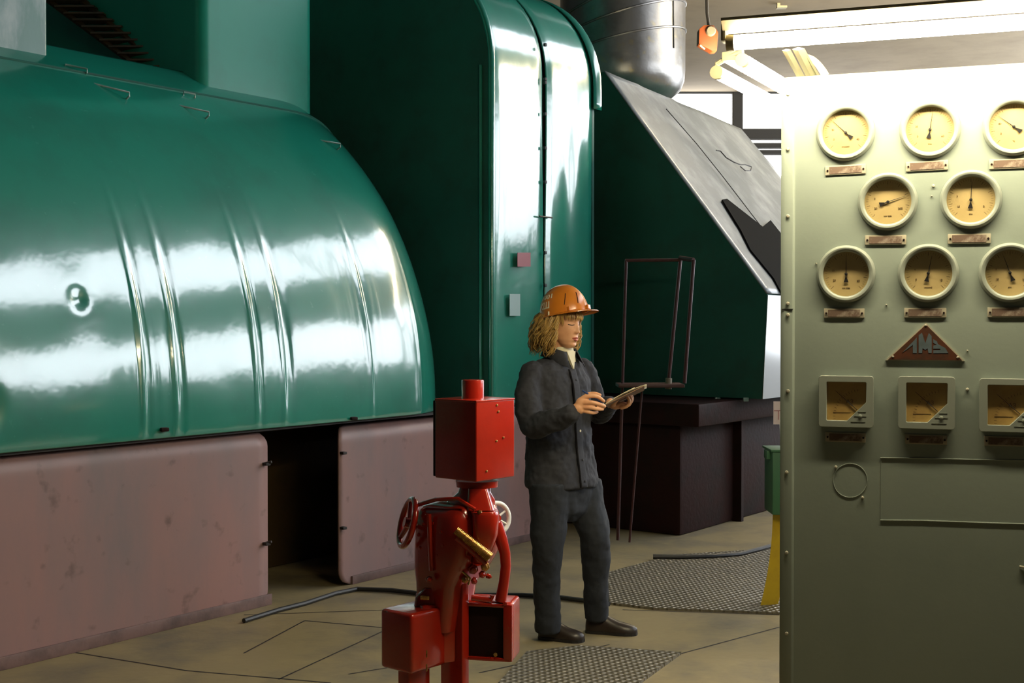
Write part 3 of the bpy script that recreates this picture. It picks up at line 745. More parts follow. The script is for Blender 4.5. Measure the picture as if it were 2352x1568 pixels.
# hatch outline: painted-over plate seams
def line(pix, r=.0016, m=PANELM, name='plate_seam', cl=False):
    pts = []
    for a, b in pix: q = pl(a, b); pts.append(Vector((q.x, -.0006, q.z)))
    MB().tube(pts, r, 6, closed=cl).build(name, m, pn, smooth=True, world=False)
line([(2022,1051),(2120,1052),(2230,1055),(2352,1057),(2420,1058)], .0022)
line([(2022,1194),(2120,1195),(2230,1199),(2352,1203),(2420,1205)], .0022)
line([(2024,1051),(2023,1194)], .0008)
line([(1953+39*math.cos(2*PI*k/40), 1103+39*math.sin(2*PI*k/40)) for k in range(40)], .0012, PANELM, 'blank_cover_ring', True)
q = pl(2345,1300); MB().tube([(q.x-.004,-.004,q.z),(q.x+.03,-.006,q.z-.004)], .003, 8).build('latch_pin', BOLTM, pn, smooth=True, world=False)

# ------------------------------------------------------------------ lamps
RL = (PM.to_3x3())
def lamp_long():
    base = PM @ Vector((-.111, -.22, 2.327)); w = RL @ Vector((1,0,0)); up = Vector((0,0,1)); out = RL @ Vector((0,-1,0))
    L_ = thing('fluorescent_lamp', base, 'long bare fluorescent lamp above the instrument panel, near and horizontal', 'lamp')
    MB().cyl(base, base+w*1.2, .0205, 24).build('tube', TUBEM, L_, smooth=True)
    for t in (-.022, 1.2): MB().cyl(base+w*t, base+w*(t+.022), .0215, 20).build('tube_cap', FIXM, L_, smooth=True)
    M = PM.to_3x3()
    MB().prism([(-.022,.030),(.022,.030),(.050,.052),(.050,.060),(-.050,.060),(-.050,.052)], base-w*.03, -out, up, w*1.26).build('housing', FIXM, L_)
    for t in (-.028, 1.226): MB().box(base+w*t+up*.028, (.014,.045,.05), M).build('tube_socket', FIXM, L_, bevel=.004)
    return L_
lamp_long()
def strut(a, b, wd, name, parent):
    d = b-a; MB().tube([a, b], wd, 4, flat=.3).build(name, FIXM, parent)
sb = thing('lamp_bracket', PM @ Vector((.05,.1,PT)), 'cream lamp bracket struts and cables on top of the panel, at its left end', 'bracket')
a = P(1806,115,3.55); b = PM @ Vector((.045,.12,PT)); strut(a, b, .012, 'strut', sb)
a = P(1833,112,3.55); b = PM @ Vector((.075,.14,PT)); strut(a, b, .016, 'strut', sb)
a = P(1843,112,3.55); b = PM @ Vector((.095,.14,PT)); strut(a, b, .006, 'strut', sb)
for k in range(3):
    pts = []
    for j in range(9):
        t = j/8; pts.append(P(1850+ (40+6*k)*t, 135-4*k+ (40+2*k)*t**2, 3.75))
    MB().tube(pts, .0035, 6).build('cable', FIXM, sb, smooth=True)
MB().tube([PM @ Vector((.02+.0*t, .12, PT+.006)) for t in (0,)]+[PM @ Vector((.16,.13,PT+.006))], .006, 6).build('base_strap', FIXM, sb)
# twin fixture behind the panel's top corner
d28 = Vector((math.sin(math.radians(28)), math.cos(math.radians(28)), 0))
A0 = P(1650,168,3.83); B0 = P(1708,140,3.78)
tw = thing('twin_fluorescent_lamp', A0, 'twin bare fluorescent lamp running away behind the panel top, left of the long lamp', 'lamp')
for q in (A0, B0):
    MB().cyl(q, q+d28*1.2, .0195, 20).build('tube', TUBEM, tw, smooth=True)
    MB().cyl(q-d28*.02, q, .0205, 16).build('tube_cap', FIXM, tw, smooth=True)
    MB().cyl(q+d28*1.2, q+d28*1.22, .0205, 16).build('tube_cap', FIXM, tw, smooth=True)
mid = (A0+B0)/2+Vector((0,0,.030)); Mh = Matrix(((d28.y,d28.x,0),(-d28.x,d28.y,0),(0,0,1)))
MB().box(mid+d28*.60, (.045,1.24,.028), Mh).build('housing', FIXM, tw, bevel=.004)
for q in (A0, B0): MB().tube([q-d28*.012, q-d28*.012+Vector((0,0,.026)), mid-d28*.012], .0085, 8).build('tube_socket', FIXM, tw, smooth=True)
# orange pulley block
ob = thing('pulley_block', P(1630,90,4.1), 'small faded orange block with a grey disc, left of the lamp ends', 'pulley')
pq = [P(x, y, 4.1) for x, y in ((1606,66),(1618,57),(1640,58),(1650,74),(1647,116),(1636,117),(1612,104),(1605,100))]
n = len(pq); dd = Vector((0,.05,0)); MB().add(pq+[p+dd for p in pq], [tuple(range(n)), tuple(range(n,2*n))]+[(i,(i+1)%n,(i+1)%n+n,i+n) for i in range(n)]).build('block_body', ORANGEB, ob, bevel=.003)
MB().lathe([(0,.012),(.013,.012),(.0165,.006),(.0165,0)], P(1632,72,4.1), (0,-1,0), n=24).build('disc', GREYD, ob, smooth=True)
MB().tube([P(1628,60,4.12), P(1624,30,4.12), P(1622,-80,4.12)], .005, 8).build('hanger_rod', BLACK, ob, smooth=True)
MB().tube([P(1608,104,4.08), P(1619,113,4.08)], .003, 6).build('pin', FIXM, ob)
# ceiling hardware, top right
tag(MB().box(P(1795,17,13.0), (.10,.08,.02)).box(P(1788,6,13.0), (.03,.04,.10)).build('ceiling_bracket', FIXM), 'small cream bracket on the tan ceiling above the lamp', 'bracket')

# ------------------------------------------------------------------ green box on a yellow leg, behind the panel
gm = thing('green_junction_box', PZ(1772,1390), 'mid green box on a curved yellow leg at the left edge of the instrument panel', 'machine')
YG = PZ(1772,1390).y
MB().box(P(1822,1103,YG), ((1880-1765)/F_*YG,.22,(1176-1030)/F_*YG)).build('box_body', GREENB, gm, bevel=.01)
MB().box(P(1764,1043,YG-.02), (.03,.08,.045)).build('side_lug', GREENB, gm, bevel=.004)
MB().box(P(1822,1030,YG), (.29,.24,.012)).build('lid', GREENB, gm, bevel=.003)
rows = []
for j in range(25):
    t = j/24; y = 1176+(1392-1176)*t; xo = 1775-27*(t**2.0)-2*t; rows.append([P(xo, y, YG-.05), P(xo+37+3*t, y-2, YG-.02), P(xo+38+3*t, y-2, YG+.06), P(xo+2, y, YG+.05), P(xo, y, YG-.05)])
MB().grid(rows).build('curved_leg', YELLOW, gm, smooth=True)
p = P(1786,948,YG); ht = thing('paper_tag', p, 'white paper tag with pink lines on a wire above the green box', 'tag')
MB().box(p, (.045,.002,.125)).build('card', mat('tag_card',(.62,.52,.55),.7), ht)
MB().box(p+Vector((0,-.002,.012)), (.04,.001,.004)).box(p+Vector((.004,-.002,-.012)), (.004,.001,.05)).build('card_line', REDMARK, ht)
MB().tube([P(1794,1028,YG), P(1792,975,YG), P(1795,905,YG)], .004, 6).build('wire', WHITEM, ht)

# ------------------------------------------------------------------ red valve actuator, foreground
YA = 4.2
def A(px, py, d=0.0): return P(px, py, YA+d)
ra = thing('valve_actuator', (A(1045,1500).x, YA+.06, 0), 'glossy red motorised valve actuator on a column, in the foreground left of the person', 'machine')
th = math.radians(40)
el = Vector((-math.cos(th), math.sin(th), 0)); er = Vector((math.sin(th), math.cos(th), 0))
def abox(name, corner, wl, wr, zt, zb, m=RED, bevel=.006):
    "box given by its near vertical edge, its two widths, top and bottom height"
    c = Vector((corner.x, corner.y, 0)); q = [c, c+er*wr, c+er*wr+el*wl, c+el*wl]
    return MB().hexa([p+Vector((0,0,zb)) for p in q]+[p+Vector((0,0,zt)) for p in q]).build(name, m, ra, bevel=bevel, seg=3)
c0 = A(1094,1010,-.08); z1_, z0_ = A(1094,922,-.08).z, A(1094,1107,-.08).z
abox('control_box', c0, .186, .195, z1_, z0_, bevel=.005)
abox('box_lid', c0+Vector((0,0,0))+el*-.001+er*-.001, .188, .197, z1_+.003, z1_-.004, bevel=.002)
abox('side_cover', c0+el*.188+er*.004, .012, .185, z1_-.004, z0_+.004, MAROON, .004)
q = A(1086,872,.06); q2 = A(1086,918,.06)
MB().lathe([(.0,0),(.0365,0),(.0375,-.003),(.0375,q2.z-q.z-.01)], q, (0,0,1), n=32).build('cap_stub', RED, ra, smooth=True, angle=30)
for x, y in ((1137,930),(1140,945),(1151,1006),(1136,1012),(1115,1078)):
    s = c0+er*((x-1094)/80*.19); s.z = A(x, y, 0).z
    MB().lathe([(.004,0),(.004,.003),(0,.004)], s, el*-1, n=8).build('cover_screw', GOLD, ra)
def loft_px(name, rings, m=RED, n=28, yaw=0, e=2.6):
    "rings: (px, py, half width px, half depth m, depth offset)"
    R = []
    for px, py, hw, hd, dy in rings:
        c = A(px, py, dy); w = hw/F_*(YA+dy); row = []
        for k in range(n):
            t = 2*PI*k/n; cs, sn = math.cos(t), math.sin(t)
            if yaw: 
                pc = e/(e-1.0); aa = w/((.766**pc+.643**pc)**(1/pc)); row.append(c+el*(aa*math.copysign(abs(cs)**(2/e), cs))+er*(aa*math.copysign(abs(sn)**(2/e), sn)))
            else: row.append(c+Vector((w*math.copysign(abs(cs)**(2/e), cs), hd*math.copysign(abs(sn)**(2/e), sn), 0)))
        R.append(row)
    return MB().loft(R).build(name, m, ra, smooth=True, angle=50)
loft_px('neck_flange', [(1096,1103,50,.055,.04),(1096,1117,48,.055,.04)], e=2.2)
loft_px('neck', [(1092,1112,34,.045,.05),(1090,1130,38,.05,.05),(1085,1146,52,.065,.05),(1078,1158,60,.075,.06)], e=4, yaw=1)
loft_px('neck_panel', [(1098,1120,22,.03,.0),(1104,1168,32,.045,-.01)], e=5)
loft_px('gearbox_body', [(1062,1150,52,.07,.07),(1055,1160,84,.10,.07),(1052,1180,95,.115,.07),(1052,1225,98,.12,.07),(1048,1265,96,.11,.07),(1038,1300,86,.10,.07),(1026,1335,70,.085,.07),(1020,1400,62,.07,.07),(1018,1440,56,.06,.07)], e=5, yaw=1)
loft_px('side_housing', [(1112,1172,32,.05,-.03),(1115,1180,32,.055,-.03),(1114,1225,30,.055,-.03),(1106,1262,26,.045,-.02),(1096,1290,18,.03,-.02)], e=3)

fl = MB()
for (x, y, hw) in ((1054,1168,97),(1050,1292,86)):
    pass
# cover flange, ribs and cover bolts on the dark side of the gearbox
fc = A(1010,1235,.0)
MB().lathe([(.066,0),(.066,.012),(.058,.016),(.052,.016),(.046,.010),(.018,.012),(.016,.024),(0,.026)], A(1012,1235,.03)+er*-.03, er*-1, n=36).build('gear_cover', RED, ra, smooth=True, angle=30)
for k in range(8):
    t = 2*PI*k/8+.2; q = A(1012,1235,.03)+er*-.045+el*(.057*math.cos(t))+Vector((0,0,.057*math.sin(t))); MB().lathe([(.006,0),(.006,.007),(0,.008)], q, er*-1, n=6).build('cover_bolt', RED, ra)
for x in (985, 1046, 1078):
    a = A(x,1180,-.02); MB().tube([a, A(x+6,1310,-.02)], .008, 8).build('casting_rib', RED, ra, smooth=True)
MB().tube([A(957,1160,.05), A(1000,1147,.0), A(1052,1145,-.05), A(1092,1170,-.07)], .007, 8).build('casting_rim', RED, ra, smooth=True)
MB().lathe([(.05,0),(.05,.02),(.03,.03),(.03,.06)], A(1080,1262,-.02), (ax_ := Vector((.5,-.8,-.3))), n=28).build('bearing_cap', RED, ra, smooth=True, angle=30)
p = A(1103,1176,-.07); MB().lathe([(.0075,0),(.0075,.012),(.0,.014)], p, (-.3,-1,.2), n=6).build('plug', GOLD, ra)
# toothed worm shaft
pts = [A(1047,1217,-.09), A(1126,1281,-.10)]
ax = (pts[1]-pts[0]); L_ = ax.length; pr = [(0,0)]
for k in range(28):
    h = L_*k/28; r0 = .012+.005*k/28; pr += [(r0, h), (r0+.003, h+L_/112), (r0+.003, h+L_/56), (r0, h+L_*3/112)]
pr += [(.016,L_),(0,L_)]
MB().lathe(pr, pts[0], ax, n=18).build('worm_shaft', GOLD, ra, smooth=True)
MB().tube([A(1050,1232,-.08), A(1118,1292,-.085)], .014, 12).build('shaft_guard', RED, ra, smooth=True)
random.seed(3)
for k, (x, y, r) in enumerate(((1115,1300,.016),(1108,1318,.013),(1086,1305,.018),(1070,1330,.014),(1090,1332,.012),(1120,1322,.009),(1052,1262,.016),(1020,1252,.02),(985,1330,.012))):
    MB().lathe([(r,0),(r,.010),(r*.7,.012),(r*.6,.02),(0,.021)], A(x, y, -.02), (random.uniform(-.4,.6),-1,random.uniform(-.3,.3)), n=6).build('hex_nut', RED if k % 3 else GOLD, ra, bevel=.001)
MB().tube([A(1062,1312,-.06), A(1080,1328,-.06), A(1076,1342,-.06)], .004, 8).build('small_pipe', GOLD, ra, smooth=True)
# curved side arm
pts = [A(1140,1200,.02), A(1150,1235,.02), A(1160,1270,.02), A(1162,1300,.02), A(1158,1335,.02), A(1150,1380,.02)]
MB().tube(pts, [.020,.022,.0185,.018,.018,.020], 16).build('curved_arm', RED, ra, smooth=True)
# column
cw = A(1042,1500,.05)
abox('column', A(1062,1500,.0), .100, .034, A(1060,1290,0).z, 0.0, bevel=.004)
MB().lathe([(.085,0),(.085,.02),(.05,.03)], (cw.x, cw.y, 0), (0,0,1), n=28).build('floor_flange', RED, ra, smooth=True, angle=30)
loft_px('column_bracket', [(1008,1345,32,.05,.05),(1005,1365,50,.055,.05),(1000,1400,50,.055,.05),(1000,1430,40,.055,.05)], e=6)
MB().box(A(976,1372,-.02), (.030,.02,.012)).build('name_tab', GOLD, ra, bevel=.002)
# right terminal box
mr = Matrix.Rotation(math.radians(-12), 3, 'Z')
cc_ = A(1132,1440,.08); bw = 112/F_*(YA+.08); bh = (1508-1372)/F_*(YA+.08)
MB().box(cc_, (bw,.12,bh), mr).build('terminal_box', RED, ra, bevel=.014, seg=4)
fm = MB()
for sx, sz, w, h in ((0,1,bw,.012),(0,-1,bw,.012),(1,0,.030,bh),(-1,0,.012,bh)):
    fm.box(cc_+mr@Vector((sx*(bw/2-w/2), -.066, sz*(bh/2-h/2-.004)*1.0)), (w if sx else bw-.01, .018, h if sz else bh-.01), mr)
fm.build('terminal_box_rim', RED, ra, bevel=.004)
MB().box(cc_+mr@Vector((-.012,-.060,0)), (bw-.045,.006,bh-.03), mr).build('terminal_recess', MAROON, ra)
MB().tube([A(1082,1372,.02), A(1128,1378,.02), A(1130,1366,.02)], .010, 10).build('box_pipe', RED, ra, smooth=True)
for x, y in ((1172,1441),(1138,1502),(1160,1385),(1130,1512)): MB().lathe([(.007,0),(.007,.008),(0,.009)], A(x, y, -.0), (0,-1,0), n=6).build('box_bolt', GOLD if y > 1440 and y < 1510 else RED, ra)
# lower left motor
c1 = A(940,1470,-.06)
abox('motor_box', A(945,1480,-.12), .145, .17, A(940,1402,-.06).z, A(940,1538,-.06).z, RED, .014)
MB().lathe([(.055,0),(.055,.004)], A(925,1402,-.03), (0,0,1), n=24).build('motor_cap', RED, ra)
abox('motor_foot', A(940,1540,-.08), .055, .10, A(940,1536,-.06).z, A(940,1620,-.06).z, RED, .008)
MB().box(A(1000,1450,.03), (.12,.08,.20), Matrix.Rotation(.4,3,'Z')).build('motor_mount', RED, ra, bevel=.01)
for y in (1503,1535): MB().tube([A(980,y-10,-.09), A(980,y+6,-.09)], .003, 6).build('mount_bolt', GOLD, ra)
# hand wheel on the left
hc = A(943,1197,.10); hx = Vector((-.80,-.60,.12)).normalized()
e1 = Vector((0,0,1)); e1 = (e1-hx*e1.dot(hx)).normalized(); e2 = hx.cross(e1)
# tilt the wheel in its plane
rw = .080
ringp = [hc+(e1*math.cos(t)+e2*math.sin(t))*rw for t in [2*PI*k/40 for k in range(40)]]
hx2 = Vector((-.92,-.30,.26)).normalized(); e1 = (Vector((0,0,1))-hx2*hx2.z).normalized(); e2 = hx2.cross(e1)
hc = A(936,1200,.08)
ringp = [hc+(e1*math.cos(t)+e2*math.sin(t))*rw for t in [2*PI*k/40 for k in range(40)]]
hw = MB().tube(ringp, .011, 12, closed=True).build('hand_wheel', RED, ra, smooth=True)
for k in range(3):
    t = 2*PI*k/3+.4; MB().tube([hc-hx2*.008, hc+(e1*math.cos(t)+e2*math.sin(t))*rw], [.010,.008], 8).build('wheel_spoke', RED, hw, smooth=True)
MB().tube([hc+hx2*.012, hc-hx2*.075], .018, 14).build('wheel_hub', RED, hw, smooth=True)
# white wheel on the right
wc = A(1140,1190,.12); wx = Vector((.55,-.8,.1)).normalized(); e1 = (Vector((0,0,1))-wx*wx.z).normalized(); e2 = wx.cross(e1)
rp = [wc+(e1*math.cos(t)+e2*math.sin(t))*.052 for t in [2*PI*k/36 for k in range(36)]]
ww = MB().tube(rp, .0085, 10, closed=True).build('white_wheel', WHITEM, ra, smooth=True)
for k in range(6):
    t = 2*PI*k/6; MB().tube([wc, wc+(e1*math.cos(t)+e2*math.sin(t))*.05], .004, 8).build('wheel_spoke', WHITEM, ww, smooth=True)
MB().tube([wc+wx*.01, wc-wx*.05], .014, 12).build('wheel_hub', RED, ww, smooth=True)

# added lamp above the frame, put in to brighten the tan ceiling
bl = thing('fluorescent_lamp', (4.3,10.8,4.7), 'added unseen fluorescent lamp above the picture, brightening the tan bay ceiling', 'lamp')
MB().cyl((2.2,10.9,4.50), (6.6,10.9,4.50), .025, 12).build('tube', TUBEB, bl, smooth=True)
MB().box((4.4,10.9,4.60), (4.5,.12,.05)).build('housing', FIXM, bl)
# ------------------------------------------------------------------ the person
YW = 6.15
wp = thing('person', (P(1300,1460,YW).x, YW, 0), 'standing person in orange hard hat and dark work jacket, writing on a clipboard', 'person')
PSI = math.radians(42); FW = Vector((math.cos(PSI), -math.sin(PSI), 0)); LW = Vector((math.sin(PSI), math.cos(PSI), 0))   # facing, her left
def ering(c, a, b, ex, ey, n=32, e=2.3):
    out = []
    for k in range(n):
        t = 2*PI*k/n; cs, sn = math.cos(t), math.sin(t)
        out.append(c+ex*(a*math.copysign(abs(cs)**(2/e), cs))+ey*(b*math.copysign(abs(sn)**(2/e), sn)))
    return out
def S(px, py, d=0.0): return P(px, py, YW+d)
def chain(mb, pts, rs, n=16, ends=True):
    "smooth tapered limb through points"
    q = []; r = []
    m = len(pts)
    for i in range(m-1):
        p0 = pts[max(i-1,0)]; p1 = pts[i]; p2 = pts[i+1]; p3 = pts[min(i+2,m-1)]
        for k in range(6):
            t = k/6; q.append(.5*((2*p1)+(p2-p0)*t+(2*p0-5*p1+4*p2-p3)*t*t+(3*p1-p0-3*p2+p3)*t**3)); r.append(rs[i]+(rs[i+1]-rs[i])*t)
    q.append(pts[-1]); r.append(rs[-1]); mb.tube(q, r, n)
    if ends: mb.ell(pts[0], (rs[0],)*3, n=12, m=8); mb.ell(pts[-1], (rs[-1],)*3, n=12, m=8)
    return mb
# head frame
HC = S(1291,741,-.02)
HY = math.radians(-41); HM = Matrix.Rotation(HY, 3, 'Z') @ Matrix.Rotation(math.radians(9), 3, 'Y')
def Hd(x, y, z): return HC + HM @ Vector((x, y, z))
def lerp_tab(tab, z):
    if z <= tab[0][0]: return tab[0][1:]
    for a, b in zip(tab, tab[1:]):
        if z <= b[0]:
            t = (z-a[0])/(b[0]-a[0]); t = t*t*(3-2*t)*.5+t*.5; return [p+(q-p)*t for p, q in zip(a[1:], b[1:])]
    return tab[-1][1:]
HT = [(-.116,.050,.010,.012),(-.108,.048,.034,.030),(-.092,.040,.052,.042),(-.07,.022,.073,.054),(-.04,.006,.088,.064),(0,0,.094,.070),(.04,-.004,.096,.073),(.075,-.008,.088,.066),(.10,-.010,.062,.048),(.115,-.010,.02,.015)]
def face(x, y, z, f):
    "relief of the face, f = how much the point looks forward"
    d = 0.0
    d += .0235*math.exp(-((y/.0085)**2))*max(0, min(1, (.022-z)/.052))*(1 if z > -.031 else math.exp(-((z+.031)/.006)**2))
    d += .006*math.exp(-((abs(y)-.011)/.006)**2-((z+.028)/.007)**2)
    d -= .0125*math.exp(-((abs(y)-.031)/.017)**2-((z-.012)/.013)**2)
    d += .0065*math.exp(-((abs(y)-.031)/.012)**2-((z-.010)/.009)**2)
    d += .0045*math.exp(-((abs(y)-.026)/.022)**2-((z-.034)/.009)**2)
    d += .0065*math.exp(-((y/.020)**2)-((z+.057)/.006)**2) + .0065*math.exp(-((y/.016)**2)-((z+.069)/.006)**2)
    d -= .0035*math.exp(-((y/.022)**2)-((z+.063)/.0022)**2)
    d -= .004*math.exp(-((y/.02)**2)-((z+.082)/.006)**2) + .0
    d += .007*math.exp(-((y/.020)**2)-((z+.100)/.012)**2)
    d += .005*math.exp(-((abs(y)-.040)/.018)**2-((z+.030)/.022)**2)
    return d*max(0, f)**1.3
body = MB(); rows = []
NZ, NA = 100, 96
for i in range(NZ+1):
    z = -.116+.231*i/NZ; cx, dx, dy = lerp_tab(HT, z); row = []
    for k in range(NA):
        A_ = 2*PI*k/NA; x = cx+dx*math.cos(A_); y = dy*math.sin(A_)
        row.append(Hd(x+face(x, y, z, math.cos(A_)), y, z))
    rows.append(row)
body.loft(rows)
for s in (-1, 1): body.ell(Hd(-.008, s*.072, -.005), (.016,.008,.030), HM)
# neck, trunk, legs (under the clothes)
chain(body, [Hd(-.005,0,-.06), S(1284,800,0), S(1282,835,.01)], [.052,.050,.058])
body.loft([ering(S(x, y), a, b, LW, FW) for x, y, a, b in ((1283,832,.07,.06),(1281,858,.165,.09),(1283,930,.16,.11),(1286,1000,.14,.10),(1290,1060,.155,.11),(1292,1125,.165,.115),(1293,1160,.12,.09))])
RSH, REL, RWR = S(1216,866,-.13), S(1226,975,-.20), S(1318,946,-.36)
LSH, LEL, LWR = S(1342,858,.12), S(1372,955,.14), S(1402,926,-.08)
chain(body, [RSH, REL, RWR], [.045,.038,.026]); chain(body, [LSH, LEL, LWR], [.045,.038,.026])
RHIP, RKN, RAN = S(1262,1130,-.09), S(1258,1265,-.10), S(1257,1432,-.03)
LHIP, LKN, LAN = S(1335,1130,.09), S(1366,1245,.05), S(1372,1412,.13)
chain(body, [RHIP, RKN, RAN], [.075,.048,.038]); chain(body, [LHIP, LKN, LAN], [.075,.048,.038])
# hands
def finger(pts, rs): chain(body, pts, rs, n=10)
def HP(px, py, d): return S(px, py, d)
dR = -.36
body.ell((RWR+HP(1341,929,dR-.01))/2, (.034,.024,.028)); 
body.ell(HP(1339,928,dR-.01), (.036,.017,.035), Matrix.Rotation(math.radians(20),3,'Y'))
finger([HP(1340,914,dR-.01), HP(1357,909,dR-.02), HP(1373,911,dR-.02), HP(1387,921,dR-.005)], [.0115,.0105,.0095,.0075])
finger([HP(1342,925,dR-.02), HP(1359,924,dR-.032), HP(1376,928,dR-.03), HP(1389,933,dR-.012)], [.0115,.0105,.0095,.0075])
finger([HP(1341,935,dR-.018), HP(1357,936,dR-.030), HP(1372,939,dR-.028), HP(1384,940,dR-.010)], [.011,.010,.009,.0072])
finger([HP(1338,943,dR-.010), HP(1351,946,dR-.020), HP(1363,948,dR-.018), HP(1372,946,dR-.002)], [.010,.009,.0082,.0065])
finger([HP(1330,921,dR+.012), HP(1350,907,dR+.018), HP(1366,904,dR+.014), HP(1378,907,dR+.004)], [.0125,.0115,.010,.008])
dL = -.17
body.ell((LWR+HP(1420,930,dL))/2, (.032,.026,.024)); body.ell(HP(1422,931,dL), (.038,.030,.016), Matrix.Rotation(math.radians(-18),3,'Y'))
finger([HP(1428,936,dL-.030), HP(1440,932,dL-.046), HP(1446,922,dL-.050), HP(1441,911,dL-.046)], [.010,.0095,.0088,.007])
finger([HP(1430,934,dL-.010), HP(1444,929,dL-.020), HP(1450,917,dL-.024), HP(1444,906,dL-.020)], [.0105,.010,.009,.0072])
finger([HP(1430,932,dL+.010), HP(1446,926,dL+.006), HP(1452,914,dL+.002), HP(1446,904,dL+.0)], [.0105,.010,.009,.0072])
finger([HP(1430,930,dL+.030), HP(1444,924,dL+.030), HP(1449,914,dL+.028), HP(1444,905,dL+.026)], [.010,.009,.0085,.007])
finger([HP(1408,930,dL-.03), HP(1414,920,dL-.06), HP(1424,911,dL-.075), HP(1434,906,dL-.07)], [.012,.011,.0095,.008])
b_ = body.build('body', SKIN, wp, smooth=True, remesh=.0034, smoothit=2)
# face details
def patch_face(name, m, outline, lift=.0012, n=9):
    "small patch following the face: list of (y, z_top, z_bottom)"
    rows = []
    for y, zt, zb in outline:
        row = []
        for k in range(n):
            z = zb+(zt-zb)*k/(n-1); cx, dx, dy = lerp_tab(HT, z); sn = max(-.98, min(.98, y/dy)); cA = math.sqrt(1-sn*sn); x = cx+dx*cA
            row.append(Hd(x+face(x, y, z, cA)+lift, y, z))
        rows.append(row)
    return MB().grid(rows).build(name, m, wp, smooth=True, solid=.001)
patch_face('upper_lip', LIP, [(y, -.0525-.0005*(1 if abs(y) < .003 else 0)-abs(y)*.22, -.0625) for y in [-.022+.0022*k for k in range(21)]], .0018)
patch_face('lower_lip', LIP, [(y, -.0628, -.0735+(abs(y)/.020)**2*.0105) for y in [-.020+.002*k for k in range(21)]], .0018)
for s in (-1, 1):
    patch_face('eyebrow', BROWM, [(s*(.014+.030*k/14), .034+.004*math.sin(PI*k/14*.9)+.002, .0325+.004*math.sin(PI*k/14*.9)-.002*(1-k/14)) for k in range(15)], .0016)
    patch_face('eyelashes', LASH, [(s*(.017+.028*k/14), .0060-.0018*math.sin(PI*k/14), .0032-.0032*math.sin(PI*k/14)) for k in range(15)], .0024)
# trousers
tr = MB()
chain(tr, [RHIP+Vector((0,0,.05)), RHIP+Vector((0,0,-.04)), S(1259,1200,-.10), RKN, S(1256,1340,-.07), S(1259,1447,-.04)], [.105,.100,.090,.076,.068,.064], 20, False)
chain(tr, [LHIP+Vector((0,0,.05)), S(1343,1150,.08), S(1360,1200,.05), S(1368,1238,.04), S(1368,1320,.08), S(1371,1419,.12)], [.102,.094,.086,.077,.066,.062], 20, False)
tr.loft([ering(S(1292,y), a, b, LW, FW) for y, a, b in ((1075,.165,.12),(1110,.172,.125),(1140,.165,.12),(1172,.12,.11),(1195,.06,.07))])
t_ = tr.build('trousers', TROU, wp, smooth=True, remesh=.007, smoothit=4)
def folds(o, scale, strength, stretch=None, seed=0):
    tx = bpy.data.textures.new('folds', 'CLOUDS'); tx.noise_scale = scale; tx.noise_depth = 2
    m = o.modifiers.new('folds', 'DISPLACE'); m.texture = tx; m.strength = strength; m.mid_level = .5; m.texture_coords = 'LOCAL'
folds(t_, .12, .022); folds(t_, .04, .005)
# jacket
jk = MB()
jk.loft([ering(S(x, y), a, b, LW, FW, e=2.2) for x, y, a, b in ((1287,812,.062,.058),(1285,822,.085,.070),(1281,836,.150,.088),(1279,852,.185,.105),(1280,880,.195,.122),(1282,930,.192,.130),(1283,980,.188,.130),(1284,1030,.190,.136),(1288,1080,.196,.142),(1290,1113,.198,.146),(1291,1117,.185,.135))])
chain(jk, [S(1222,858,-.12), S(1213,905,-.16), REL+Vector((-.005,0,.0)), S(1262,968,-.28), S(1312,950,-.355)], [.060,.062,.063,.056,.045], 18)
chain(jk, [S(1338,852,.12), S(1358,900,.14), S(1374,950,.13), S(1398,928,-.05)], [.068,.062,.056,.046], 18)
j_ = jk.build('jacket', JACK, wp, smooth=True, remesh=.0065, smoothit=3)
folds(j_, .11, .026); folds(j_, .045, .012); folds(j_, .02, .003)
# placket, collar, shirt
def front(py, lift, side=0.0):
    tab = [(812,1287,.058),(836,1281,.088),(852,1279,.105),(880,1280,.122),(930,1282,.130),(980,1283,.130),(1030,1284,.136),(1080,1288,.142),(1113,1290,.146)]
    for a, b in zip(tab, tab[1:]):
        if py <= b[0]: break
    t = (py-a[0])/(b[0]-a[0]); cx = a[1]+(b[1]-a[1])*t; r = a[2]+(b[2]-a[2])*t
    return S(cx, py)+FW*(r+lift)+LW*side
rows = []
for k in range(40):
    y = 846+(1112-846)*k/39; rows.append([front(y, .0, -.036), front(y, .011, -.034), front(y, .013, .0), front(y, .009, .010), front(y, -.003, .012)])
MB().grid(rows).build('placket', JACK, wp, smooth=True, solid=.003)
for y in (870, 915, 985, 1050, 1098): MB().lathe([(.006,0),(.006,.002),(0,.003)], front(y, .013, -.010), FW, n=12).build('button', BLACK if y != 985 else WHITEP, wp)
NC = S(1286,806)
rows = []
for k in range(25):
    t = math.radians(28+304*k/24); fr = math.cos(t); dirv = FW*math.cos(t)+LW*math.sin(t)
    up = .020-.030*max(0, fr)**1.5; r = .066+.012*max(0, fr)
    base = NC+Vector((0,0,-.035-.045*max(0,fr)**2))
    rows.append([base+dirv*(r+.004)+Vector((0,0,0)), NC+dirv*r+Vector((0,0,up)), NC+dirv*(r+.010)+Vector((0,0,up+.002)), NC+dirv*(r+.030+.02*max(0,fr))+Vector((0,0,up-.045-.03*max(0,fr))), ])
MB().grid(rows).build('collar', JACK, wp, smooth=True, solid=.003)
sh = MB().loft([ering(c, r, r*.95, LW, FW) for c, r in ((S(1288,846)+FW*.022,.056),(S(1289,826)+FW*.012,.062),(S(1289,812)+FW*.006,.060),(S(1290,800),.056),(S(1291,796),.055))])
sh.build('shirt_neck', SHIRT, wp, smooth=True)
vv = [front(806,.016,-.034), front(806,.016,.030), front(847,.0105,-.004)]
